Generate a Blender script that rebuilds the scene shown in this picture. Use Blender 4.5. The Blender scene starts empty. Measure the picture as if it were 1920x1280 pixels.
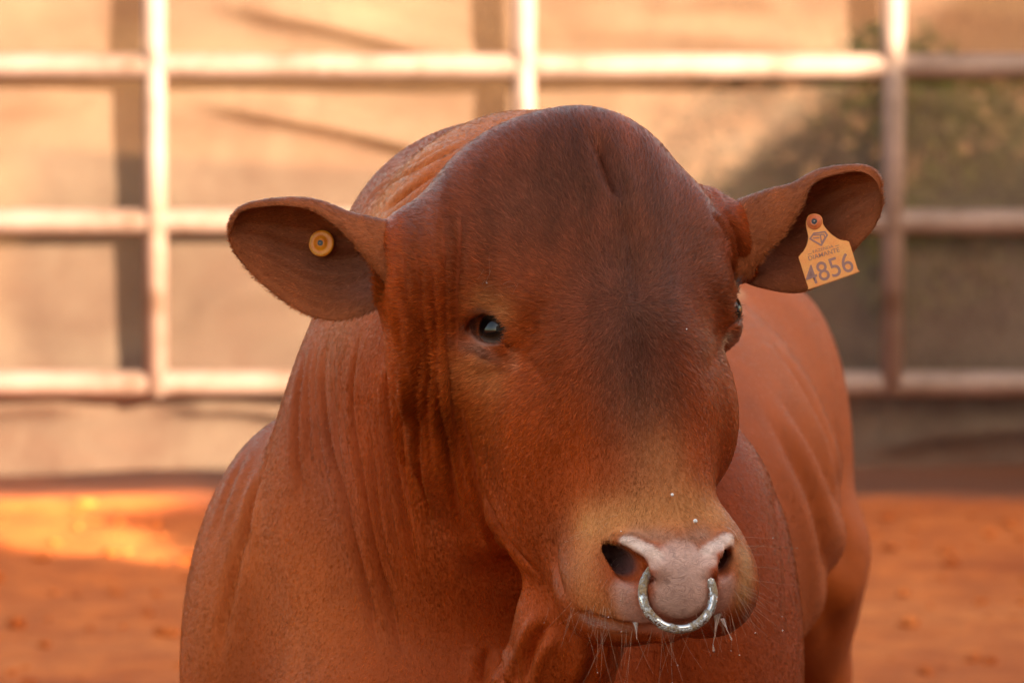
import bpy, bmesh, math, random
import numpy as np
from mathutils import Vector, Matrix

random.seed(7)
rng = np.random.default_rng(11)
scene = bpy.context.scene
COL = scene.collection

# ------------------------------------------------------------------ camera
PITCH = math.atan(0.08)
CAM = np.array([0.0, -6.36, 1.62])
LENS, SENSOR = 200.0, 36.0
FPX = LENS / SENSOR * 1920.0
cam_data = bpy.data.cameras.new('camera')
cam_data.lens = LENS
cam_data.sensor_width = SENSOR
cam_data.clip_start = 0.1
cam_data.clip_end = 900.0
cam_data.dof.use_dof = True
cam_data.dof.focus_distance = 6.34
cam_data.dof.aperture_fstop = 7.4
cam = bpy.data.objects.new('camera', cam_data)
cam.location = CAM
cam.rotation_euler = (math.pi / 2 - PITCH, 0, 0)
COL.objects.link(cam)
scene.camera = cam

# ------------------------------------------------------------------ sky and sun (low, behind the camera's right shoulder)
SUN_EL = math.radians(18)
SUN_H = np.array([math.sin(math.radians(45)), -math.cos(math.radians(45))])       # horizontal direction towards the sun
world = bpy.data.worlds.new('World')
scene.world = world
world.use_nodes = True
wn = world.node_tree
sky = wn.nodes.new('ShaderNodeTexSky')
sky.sky_type = 'NISHITA'
sky.sun_disc = False
sky.sun_elevation = SUN_EL
sky.sun_rotation = math.atan2(SUN_H[0], SUN_H[1])
sky.air_density = 1.0
sky.dust_density = 3.0
sky.ozone_density = 0.5
wn.links.new(sky.outputs[0], wn.nodes['Background'].inputs[0])
wn.nodes['Background'].inputs[1].default_value = 0.095
sun_data = bpy.data.lights.new('sun', 'SUN')
sun_data.energy = 5.0
sun_data.angle = math.radians(0.4)
sun_data.color = (1.0, 0.88, 0.72)
sun = bpy.data.objects.new('sun', sun_data)
sun.rotation_euler = Vector((-SUN_H[0] * math.cos(SUN_EL), -SUN_H[1] * math.cos(SUN_EL), -math.sin(SUN_EL))).to_track_quat('-Z', 'Y').to_euler()
COL.objects.link(sun)
scene.view_settings.view_transform = 'Standard'
scene.view_settings.look = 'None'
scene.view_settings.gamma = 1.0
scene.view_settings.use_curve_mapping = False
scene.view_settings.exposure = 2.9
scene.view_settings.use_white_balance = True            # the camera's own setting for open shade
scene.view_settings.white_balance_temperature = 8200
scene.cycles.use_denoising = True
scene.cycles.max_bounces = 8
scene.cycles.transparent_max_bounces = 8
scene.cycles_curves.shape = 'RIBBONS'
scene.render.hair_type = 'STRIP'


# ------------------------------------------------------------------ small helpers
def tag(o, label=None, cat=None, group=None, kind=None):
    for k, v in (('label', label), ('category', cat), ('group', group), ('kind', kind)):
        if v:
            o[k] = v
    return o


def link(name, data, mat=None, parent=None, loc=None, smooth=False):
    o = bpy.data.objects.new(name, data)
    COL.objects.link(o)
    if mat is not None and hasattr(data, 'materials'):
        data.materials.append(mat)
    if parent is not None:
        o.parent = parent
    if loc is not None:
        o.location = loc
    if smooth and hasattr(data, 'polygons'):
        data.polygons.foreach_set('use_smooth', [True] * len(data.polygons))
    return o


def from_np(name, pos, faces):
    me = bpy.data.meshes.new(name)
    me.from_pydata(np.asarray(pos).tolist(), [], np.asarray(faces).tolist() if isinstance(faces, np.ndarray) else faces)
    me.update()
    return me


def from_bm(name, bm):
    me = bpy.data.meshes.new(name)
    bm.normal_update()
    bm.to_mesh(me)
    bm.free()
    return me


class Nodes:
    """short-hand for building a material"""
    def __init__(self, name):
        self.m = bpy.data.materials.new(name)
        self.m.use_nodes = True
        self.t = self.m.node_tree
        self.b = self.t.nodes['Principled BSDF']

    def n(self, typ, **kw):
        x = self.t.nodes.new('ShaderNode' + typ)
        for k, v in kw.items():
            if k in x.inputs and not hasattr(type(x), k):
                x.inputs[k].default_value = v
            else:
                setattr(x, k, v)
        return x

    def l(self, a, b):
        self.t.links.new(a, b)

    def noise(self, scale, detail=4, rough=.55, coord=None, distort=0):
        x = self.n('TexNoise')
        x.inputs['Scale'].default_value = scale
        x.inputs['Detail'].default_value = detail
        x.inputs['Roughness'].default_value = rough
        x.inputs['Distortion'].default_value = distort
        if coord is None:
            coord = self.n('TexCoord').outputs['Object']
        self.l(coord, x.inputs['Vector'])
        return x.outputs['Fac']

    def ramp(self, fac, stops):
        x = self.n('ValToRGB')
        e = x.color_ramp.elements
        while len(e) < len(stops):
            e.new(.5)
        for k, (p, c) in zip(e, stops):
            k.position = p
            k.color = (*c, 1)
        self.l(fac, x.inputs[0])
        return x.outputs[0]

    def mix(self, fac, a, b, mode='MIX'):
        x = self.n('Mix', data_type='RGBA', blend_type=mode)
        for s, v in ((0, fac), (6, a), (7, b)):
            if hasattr(v, 'is_output'):
                self.l(v, x.inputs[s])
            elif s:
                x.inputs[s].default_value = (*v, 1)
            else:
                x.inputs[s].default_value = v
        return x.outputs[2]

    def bump(self, h, strength, dist, normal=None):
        x = self.n('Bump')
        x.inputs['Strength'].default_value = strength
        x.inputs['Distance'].default_value = dist
        self.l(h, x.inputs['Height'])
        if normal is not None:
            self.l(normal, x.inputs['Normal'])
        return x.outputs[0]

    def set(self, **kw):
        for k, v in kw.items():
            k = k.replace('_', ' ')
            s = self.b.inputs[k]
            if hasattr(v, 'is_output'):
                self.l(v, s)
            elif k.endswith('Color') or k == 'Subsurface Radius':
                s.default_value = (*v[:3], 1) if len(s.default_value) == 4 else v
            else:
                s.default_value = v
        return self.m


# ------------------------------------------------------------------ measuring helpers
_F = np.array([0, math.cos(PITCH), -math.sin(PITCH)])
_U = np.array([0, math.sin(PITCH), math.cos(PITCH)])
_R = np.array([1.0, 0, 0])


def P(px, py, y):
    """world point seen at (px, py) of the 1920x1280 frame at world depth y"""
    d = _F + (px - 960) / FPX * _R + (640 - py) / FPX * _U
    return CAM + d * ((y - CAM[1]) / d[1])


def proj(p):
    q = np.atleast_2d(p) - CAM
    w = q @ _F
    return np.stack([960 + FPX * (q @ _R) / w, 640 - FPX * (q @ _U) / w], 1)


# ------------------------------------------------------------------ the setting
FY = 8.62          # the fence line


def m_soil():
    k = Nodes('red_soil')
    co = k.n('TexCoord').outputs['Object']
    a = k.noise(.9, 5, .6, co)
    b = k.noise(7, 6, .65, co)
    c = k.noise(60, 4, .6, co)
    col = k.ramp(a, [(.30, (.32, .064, .016)), (.5, (.55, .138, .034)), (.68, (.62, .182, .052))])
    col = k.mix(k.ramp(b, [(.40, (0, 0, 0)), (.62, (1, 1, 1))]), k.mix(.55, col, (.28, .056, .015)), col)
    sp = k.n('SeparateXYZ')
    k.l(co, sp.inputs[0])
    wob = k.n('Math', operation='MULTIPLY_ADD')            # shade of the net painted into the soil at the fence foot
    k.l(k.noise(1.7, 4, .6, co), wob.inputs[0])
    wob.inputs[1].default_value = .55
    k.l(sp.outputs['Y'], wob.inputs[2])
    net_shade = k.n('MapRange')
    k.l(wob.outputs[0], net_shade.inputs[0])
    net_shade.inputs[1].default_value = FY + .20
    net_shade.inputs[2].default_value = FY + .36
    col = k.mix(net_shade.outputs[0], col, (.22, .058, .020))
    bounce_cut = k.n('MapRange')                                  # unseen near soil darkened to cut bounce light on the bull
    k.l(wob.outputs[0], bounce_cut.inputs[0])
    bounce_cut.inputs[1].default_value = 5.0
    bounce_cut.inputs[2].default_value = 3.9
    col = k.mix(bounce_cut.outputs[0], col, (.16, .048, .020))
    far = k.n('MapRange')
    k.l(sp.outputs['Y'], far.inputs[0])
    far.inputs[1].default_value = FY + 2.2
    far.inputs[2].default_value = FY + 3.4
    col = k.mix(far.outputs[0], col, k.ramp(a, [(.35, (.24, .105, .045)), (.65, (.32, .165, .075))]))     # dry grass hillside
    col = k.mix(.30, col, k.mix(1.0, col, k.ramp(c, [(.3, (.5, .45, .4)), (.7, (1.0, 1.0, 1.0))]), 'MULTIPLY'))
    n1 = k.bump(b, .5, .05)
    n2 = k.bump(c, .5, .01, n1)
    return k.set(Base_Color=col, Roughness=.95, Normal=n2, Specular_IOR_Level=.15)


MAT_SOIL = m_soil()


def fbm(x, y, seed=0, octs=4):
    r = np.random.default_rng(seed)
    o = np.zeros_like(x)
    a, f = 1.0, 1.0
    for i in range(octs):
        for j in range(4):
            t, p = r.uniform(0, 2 * math.pi), r.uniform(0, 2 * math.pi)
            o += a * .25 * np.sin((x * math.cos(t) + y * math.sin(t)) * f * r.uniform(.8, 1.3) + p)
        a *= .5
        f *= 2.1
    return o


def ground_height(x, y):
    """trodden flat yard, a red bank rising behind the fence, then a hillside"""
    near = np.clip((y - 4.0) / 2.0, 0, 1) * np.clip((11 - y) / 2.0, 0, 1)
    z = .010 * fbm(x * 2.2, y * 2.2, 3) * near + .009 * fbm(x * 10, y * 8, 5, 3) * near
    bank = np.clip((y - FY - .9) / 1.2, 0, 1)
    z = z + bank * bank * (3 - 2 * bank) * (.13 + .04 * fbm(x * 1.3, y * .8, 8))
    hill = np.maximum(y - FY - 3.5, 0)
    z = z + .16 * hill + .02 * hill * fbm(x * .12, y * .12, 12)
    return np.where(y > FY + 60, np.minimum(z, 9.5 + .6 * fbm(x * .05, y * .05, 2)), z)


def grow(lo, hi, c0, c1, h, g, hmax):
    a = list(np.arange(c0, c1, h))
    s = h
    while a[-1] < hi:
        s = min(s * g, hmax)
        a.append(a[-1] + s)
    b, s = [a[0]], h
    while b[-1] > lo:
        s = min(s * g, hmax)
        b.append(b[-1] - s)
    return np.array(b[:0:-1] + a)


gx = grow(-320, 320, -2.2, 2.4, .035, 1.10, 25)
gy = grow(-120, 420, 4.4, 10.4, .035, 1.10, 25)
GX, GY = np.meshgrid(gx, gy, indexing='ij')
GZ = ground_height(GX, GY)
gi = np.arange(GX.size).reshape(GX.shape)
gq = np.stack([gi[:-1, :-1], gi[1:, :-1], gi[1:, 1:], gi[:-1, 1:]], -1).reshape(-1, 4)
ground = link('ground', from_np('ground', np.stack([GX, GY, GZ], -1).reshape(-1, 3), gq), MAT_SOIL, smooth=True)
tag(ground, kind='structure')

# clods and crumbs of trodden soil
bm = bmesh.new()
for i in range(420):
    y = random.uniform(4.6, FY - .1)
    x = random.uniform(-2.0, 2.2)
    r = random.choice((.008, .010, .014, .018, .026)) * random.uniform(.7, 1.3)
    z = float(ground_height(np.array([x]), np.array([y]))[0])
    v = bmesh.ops.create_icosphere(bm, subdivisions=1, radius=r, matrix=Matrix.Translation((x, y, z + r * .25)) @ Matrix.Rotation(random.uniform(0, 6), 4, 'Z') @ Matrix.Diagonal((1, random.uniform(.6, 1), random.uniform(.4, .7), 1)))
    for q in v['verts']:
        q.co += Vector((random.uniform(-1, 1), random.uniform(-1, 1), random.uniform(-1, 1))) * r * .22
clods = link('soil_clods', from_bm('soil_clods', bm), MAT_SOIL)
tag(clods, 'small crumbled clods of red soil strewn over the yard', 'soil', kind='stuff')


# ---- tubular fence
def m_tube():
    k = Nodes('cream_painted_tube')
    co = k.n('TexCoord').outputs['Object']
    a = k.noise(6, 5, .6, co)
    b = k.noise(38, 4, .6, co)
    col = k.ramp(a, [(.34, (.120, .066, .048)), (.46, (.185, .118, .098)), (.65, (.225, .146, .126))])
    col = k.mix(k.ramp(b, [(.58, (0, 0, 0)), (.70, (1, 1, 1))]), col, (.13, .075, .045))
    return k.set(Base_Color=col, Roughness=.6, Normal=k.bump(b, .3, .003))


MAT_TUBE = m_tube()
_tube_cache = {}


def tube_mesh(length, r, axis):
    key = (round(length, 3), r, axis)
    if key not in _tube_cache:
        bm = bmesh.new()
        rot = Matrix.Rotation(math.pi / 2, 4, 'Y') if axis == 'x' else Matrix.Identity(4)
        bmesh.ops.create_cone(bm, cap_ends=True, segments=20, radius1=r, radius2=r, depth=length, matrix=rot)
        me = from_bm('tube', bm)
        me.materials.append(MAT_TUBE)
        me.polygons.foreach_set('use_smooth', [len(p.vertices) == 4 for p in me.polygons])
        _tube_cache[key] = me
    return _tube_cache[key]


def zf(py):
    return float(P(960, py, FY)[2])


def xf(px, y=FY):
    return float(P(px, 640, y)[0])


fence = bpy.data.objects.new('corral_fence', None)
COL.objects.link(fence)
fence.location = (0, FY, 0)
tag(fence, 'cream painted tubular steel corral fence behind the bull', 'fence')
RAIL_Z = [zf(719), zf(416), zf(125), zf(-165)]
for z in RAIL_Z:
    link('rail', tube_mesh(13.0, .034, 'x'), parent=fence, loc=(.3, 0, z))
post_x0, post_dx = xf(293), (xf(1672) - xf(293)) / 2
for i in range(-5, 8):
    x = post_x0 + i * post_dx
    if i % 4 == 3 or i % 4 == -1:                   # carrying posts that stand in the ground
        link('post', tube_mesh(RAIL_Z[3] + .06 + .3, .036, 'z'), parent=fence, loc=(x, -.006, (RAIL_Z[3] + .06 - .3) / 2))
    else:
        link('upright', tube_mesh(RAIL_Z[3] - RAIL_Z[0] + .06, .030, 'z'), parent=fence, loc=(x, -.012, (RAIL_Z[3] + RAIL_Z[0]) / 2))


# ---- shade net hung behind the fence
def m_net():
    k = Nodes('woven_shade_net')
    co = k.n('TexCoord').outputs['Object']
    a = k.noise(1.3, 4, .6, co)
    b = k.noise(420, 2, .5, co)
    col = k.mix(k.ramp(k.noise(3.4, 5, .65, co, .5), [(.38, (.75, .75, .75)), (.60, (0, 0, 0))]), k.ramp(a, [(.3, (.108, .072, .054)), (.7, (.148, .101, .076))]), (.085, .048, .036))
    bs = k.set(Base_Color=col, Roughness=.9, Specular_IOR_Level=.1)
    tr = k.n('BsdfTransparent')
    tl = k.n('BsdfTranslucent')
    k.l(col, tl.inputs[0])
    m1 = k.n('MixShader')
    m1.inputs[0].default_value = .18
    k.l(k.b.outputs[0], m1.inputs[1])
    k.l(tl.outputs[0], m1.inputs[2])
    m2 = k.n('MixShader')
    k.l(k.ramp(b, [(.42, (.08, .08, .08)), (.58, (.36, .36, .36))]), m2.inputs[0])
    k.l(m1.outputs[0], m2.inputs[1])
    k.l(tr.outputs[0], m2.inputs[2])
    k.l(m2.outputs[0], k.t.nodes['Material Output'].inputs[0])
    return bs


def net_sheet():
    nx_, nz_ = 620, 120
    x = np.linspace(-6.0, 6.4, nx_)
    t = np.linspace(0, 1, nz_)
    X, T = np.meshgrid(x, t, indexing='ij')
    lowhem = .082 + .018 * np.sin(X * 2.1 + .6) + .012 * np.sin(X * 5.3)
    Z = lowhem + (RAIL_Z[3] + .03 - lowhem) * T
    Y = .066 + .010 * np.sin(X * 3.1 + Z * 2) + .006 * np.sin(X * 7 - Z * 3)
    # slack folds running slantwise between the tying points
    for (x0, z0, x1, z1, w, a) in FOLD_NET:
        d = np.array([x1 - x0, z1 - z0])
        L = np.hypot(*d)
        d /= L
        s = (X - x0) * d[0] + (Z - z0) * d[1]
        c = (X - x0) * -d[1] + (Z - z0) * d[0]
        c = c - .03 * np.sin(np.clip(s / L, 0, 1) * math.pi)
        e = np.clip(np.minimum(s, L - s) / (.25 * L), 0, 1)
        e = e * e * (3 - 2 * e)
        Y -= a * e * np.exp(-(c / w) ** 2) * (1 + .6 * np.sin(c / w * 1.2))
    Y += .009 * fbm(X * 5 + Z * 4, Z * 11 - X * 2, 31, 3)
    p = np.stack([X, Y, Z], -1).reshape(-1, 3)
    i = np.arange(nx_ * nz_).reshape(nx_, nz_)
    q = np.stack([i[:-1, :-1], i[1:, :-1], i[1:, 1:], i[:-1, 1:]], -1).reshape(-1, 4)
    return from_np('shade_net', p, q)


def fz(px, py):
    p = P(px, py, FY + .07)
    return float(p[0]), float(p[2])


FOLD_NET = [(*fz(330, 190), *fz(1000, 350), .026, .055), (*fz(380, 10), *fz(960, 160), .035, .050), (*fz(1200, 30), *fz(1500, 10), .04, .025),
            (*fz(300, 770), *fz(640, 810), .022, .045), (*fz(-250, 830), *fz(200, 760), .03, .035), (*fz(320, 640), *fz(700, 480), .05, .018),
            (*fz(-300, 300), *fz(220, 180), .05, .016), (*fz(1000, 60), *fz(1640, 130), .04, .018), (*fz(1580, 860), *fz(2100, 800), .035, .035),
            (*fz(1300, 160), *fz(2000, 240), .05, .02)]
net = link('shade_net', net_sheet(), m_net(), loc=(0, FY, 0), smooth=True)
tag(net, 'slack beige woven shade net hung along the tubular fence', 'net')


# ------------------------------------------------------------------ unseen sheds added behind the camera, outlines shaped to cast the shade
QW = np.array([5.0, -5.0])
DL = np.array([.70710678, .70710678])        # along the shed fronts
DD = np.array([.70710678, -.70710678])       # away from the yard, towards the sun


def m_sheet(name, c0, c1):
    k = Nodes(name)
    co = k.n('TexCoord').outputs['Object']
    a = k.noise(1.1, 5, .6, co)
    w = k.n('TexWave', wave_type='BANDS', bands_direction='X')
    w.inputs['Scale'].default_value = 4.0
    k.l(co, w.inputs['Vector'])
    return k.set(Base_Color=k.ramp(a, [(.3, c0), (.7, c1)]), Roughness=.55, Normal=k.bump(w.outputs['Fac'], .6, .02))


def shed(name, profile, depth, mat, roofmat, label, door):
    root = bpy.data.objects.new(name, None)
    COL.objects.link(root)
    root.location = (QW[0], QW[1], 0)
    root.rotation_euler = (0, 0, math.radians(45))          # local x along the front, local -y towards the sun
    tag(root, label, 'shed')
    n = len(profile)
    v = [(a, 0, h) for a, h in profile] + [(a, -depth, h) for a, h in profile]
    f = [list(range(n)), list(range(2 * n - 1, n - 1, -1))]
    roof_f = []
    for i in range(n):
        j = (i + 1) % n
        f.append([j, i, i + n, j + n])
    link('wall', from_np('wall', v, f), mat, root)
    # roof skin, a little proud of the walls and behind their front edge
    top = [p for p in profile if p[1] > 1]
    rv, rf = [], []
    for a, h in top:
        rv += [(a, -.02, h + .006), (a, -depth - .25, h + .006), (a, -.02, h + .03), (a, -depth - .25, h + .03)]
    for i in range(len(top) - 1):
        o, p = 4 * i, 4 * i + 4
        rf += [[o + 2, p + 2, p + 3, o + 3], [o, o + 1, p + 1, p], [o, p, p + 2, o + 2], [o + 1, o + 3, p + 3, p + 1]]
    link('roof', from_np('roof', rv, rf), roofmat, root)
    a0, a1, h1 = door
    dm = bmesh.new()
    bmesh.ops.create_cube(dm, size=1, matrix=Matrix.Translation(((a0 + a1) / 2, .03, h1 / 2)) @ Matrix.Diagonal((a1 - a0, .05, h1, 1)))
    bmesh.ops.bevel(dm, geom=dm.edges[:], offset=.008, segments=1, affect='EDGES')
    link('door', from_bm('door', dm), roofmat, root)
    return root


m_wall = m_sheet('weathered_wall_sheet', (.30, .25, .20), (.42, .36, .30))
m_roof = m_sheet('zinc_roof_sheet', (.34, .34, .35), (.48, .47, .46))
shed('tall_shade_shed', [(-9.0, -.3), (4.18, -.3), (4.16, 4.02), (4.25, 4.18), (4.46, 4.34), (4.50, 6.5), (-9.0, 6.5)], 7.0, m_wall, m_roof,
     'unseen tall flat topped shed added to shade the bull and block sky glow', (-.5, 2.2, 3.0))
shed('gabled_shade_shed', [(4.30, -.3), (14.5, -.3), (14.5, 4.0), (9.6, 6.87), (6.97, 5.34), (6.50, 4.97), (6.0, 4.63), (5.70, 4.45), (5.30, 4.43), (5.15, 4.42), (5.0, 4.36), (4.77, 4.22), (4.30, 4.00)],
     6.0, m_wall, m_roof, 'unseen gabled shed with a lean-to added to cast the shadow edge on the net', (8.0, 11.0, 3.2))


# ------------------------------------------------------------------ shrubs behind the net
def m_leaf(name, a, b):
    k = Nodes(name)
    g = k.n('NewGeometry')
    col = k.ramp(g.outputs['Random Per Island'], [(0, a), (1, b)])
    bs = k.set(Base_Color=col, Roughness=.5)
    tl = k.n('BsdfTranslucent')
    k.l(col, tl.inputs[0])
    m = k.n('MixShader')
    m.inputs[0].default_value = .3
    k.l(k.b.outputs[0], m.inputs[1])
    k.l(tl.outputs[0], m.inputs[2])
    k.l(m.outputs[0], k.t.nodes['Material Output'].inputs[0])
    return bs


def m_bark():
    k = Nodes('shrub_bark')
    return k.set(Base_Color=k.ramp(k.noise(30), [(.3, (.09, .06, .04)), (.7, (.18, .12, .08))]), Roughness=.9)


MAT_BARK = m_bark()


def leaf_cloud(clumps, count, size, seed):
    r = np.random.default_rng(seed)
    V, F = [], []
    w = np.array([c[3] for c in clumps])
    w = w ** 2 / (w ** 2).sum()
    for i in range(count):
        c = clumps[r.choice(len(clumps), p=w)]
        d = r.normal(size=3)
        d /= np.linalg.norm(d)
        p = np.array(c[:3]) + d * c[3] * r.uniform(.55, 1.05) * np.array([1, 1, .85])
        a = r.normal(size=3) + d * .6 + np.array([0, 0, -.4])
        a /= np.linalg.norm(a)
        b = np.cross(a, r.normal(size=3))
        b /= np.linalg.norm(b)
        n = np.cross(a, b)
        L, W = size * r.uniform(.7, 1.4), size * r.uniform(.25, .45)
        o = len(V)
        V += [p, p + a * L * .5 + b * W * .5 + n * L * .06, p + a * L - n * L * .08, p + a * L * .5 - b * W * .5 + n * L * .06]
        F.append([o, o + 1, o + 2, o + 3])
    return V, F


def shrub(name, label, x, y, clumps, count, size, mat, seed):
    z = float(ground_height(np.array([x]), np.array([y]))[0])
    root = bpy.data.objects.new(name, None)
    COL.objects.link(root)
    root.location = (x, y, z - .02)
    tag(root, label, 'shrub', 'shrubs growing behind the shade net')
    V, F = leaf_cloud(clumps, count, size, seed)
    link('crown', from_np('crown', V, F), mat, root)
    r = random.Random(seed)
    bm = bmesh.new()
    for c in clumps:
        base = Vector((r.uniform(-.06, .06), r.uniform(-.06, .06), 0))
        tip = Vector(c[:3])
        mid = (base + tip) / 2 + Vector((r.uniform(-.08, .08), r.uniform(-.08, .08), 0))
        pts = [base, mid, tip]
        for q in range(2):
            d = pts[q + 1] - pts[q]
            m = Matrix.Translation((pts[q] + pts[q + 1]) / 2) @ d.to_track_quat('Z', 'Y').to_matrix().to_4x4()
            bmesh.ops.create_cone(bm, cap_ends=True, segments=7, radius1=.022 - .008 * q, radius2=.014 - .008 * q, depth=d.length, matrix=m)
    link('trunk', from_bm('trunk', bm), MAT_BARK, root, smooth=True)
    return root


def clumps(r, n, w, h0, h1, s0, s1):
    return [(r.uniform(-w, w), r.uniform(-w * .5, w * .5), r.uniform(h0, h1), r.uniform(s0, s1)) for _ in range(n)]


LEAF_A = m_leaf('yellow_green_leaf', (.20, .22, .03), (.40, .38, .07))
LEAF_C = m_leaf('dark_brown_leaf', (.055, .024, .012), (.13, .055, .026))  # for shrubs added to darken what shows low through the net
LEAF_B = m_leaf('deep_green_leaf', (.060, .085, .015), (.17, .18, .036))
_r = random.Random(4)
shrub('shrub', 'bright yellow green shrub seen through the net at the right edge', 1.55, 10.6, clumps(_r, 12, .50, .30, 1.00, .14, .24), 3400, .06, LEAF_A, 1)
shrub('shrub', 'deep green shrub seen through the net right of the tagged ear', 1.0, 10.9, clumps(_r, 12, .34, .20, .80, .14, .24), 3400, .06, LEAF_B, 2)
shrub('shrub', 'low dark shrub behind the net at the far right of the yard', 1.85, 10.3, clumps(_r, 10, .50, .15, .70, .14, .22), 3000, .055, LEAF_B, 3)
shrub('shrub', 'low brown shrub added to darken the net below the middle rail at right', 1.15, 9.95, clumps(_r, 12, .36, .06, .34, .10, .16), 3000, .045, LEAF_C, 7)
shrub('shrub', 'low brown shrub added to darken the net at the right frame edge', 1.85, 9.85, clumps(_r, 10, .45, .06, .34, .10, .16), 2600, .045, LEAF_C, 8)


HAIR_N = 760000


# ------------------------------------------------------------------ implicit modelling on a stretched grid
def axis_pts(fine0, fine1, h, lo, hi, grow=1.07, hmax=0.014):
    a = list(np.arange(fine0, fine1 + h * .5, h))
    s, x = h, a[-1]
    while x < hi:
        s = min(s * grow, hmax)
        x += s
        a.append(x)
    s, x = h, a[0]
    b = []
    while x > lo:
        s = min(s * grow, hmax)
        x -= s
        b.append(x)
    return np.array(b[::-1] + a, dtype=np.float32)


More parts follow.
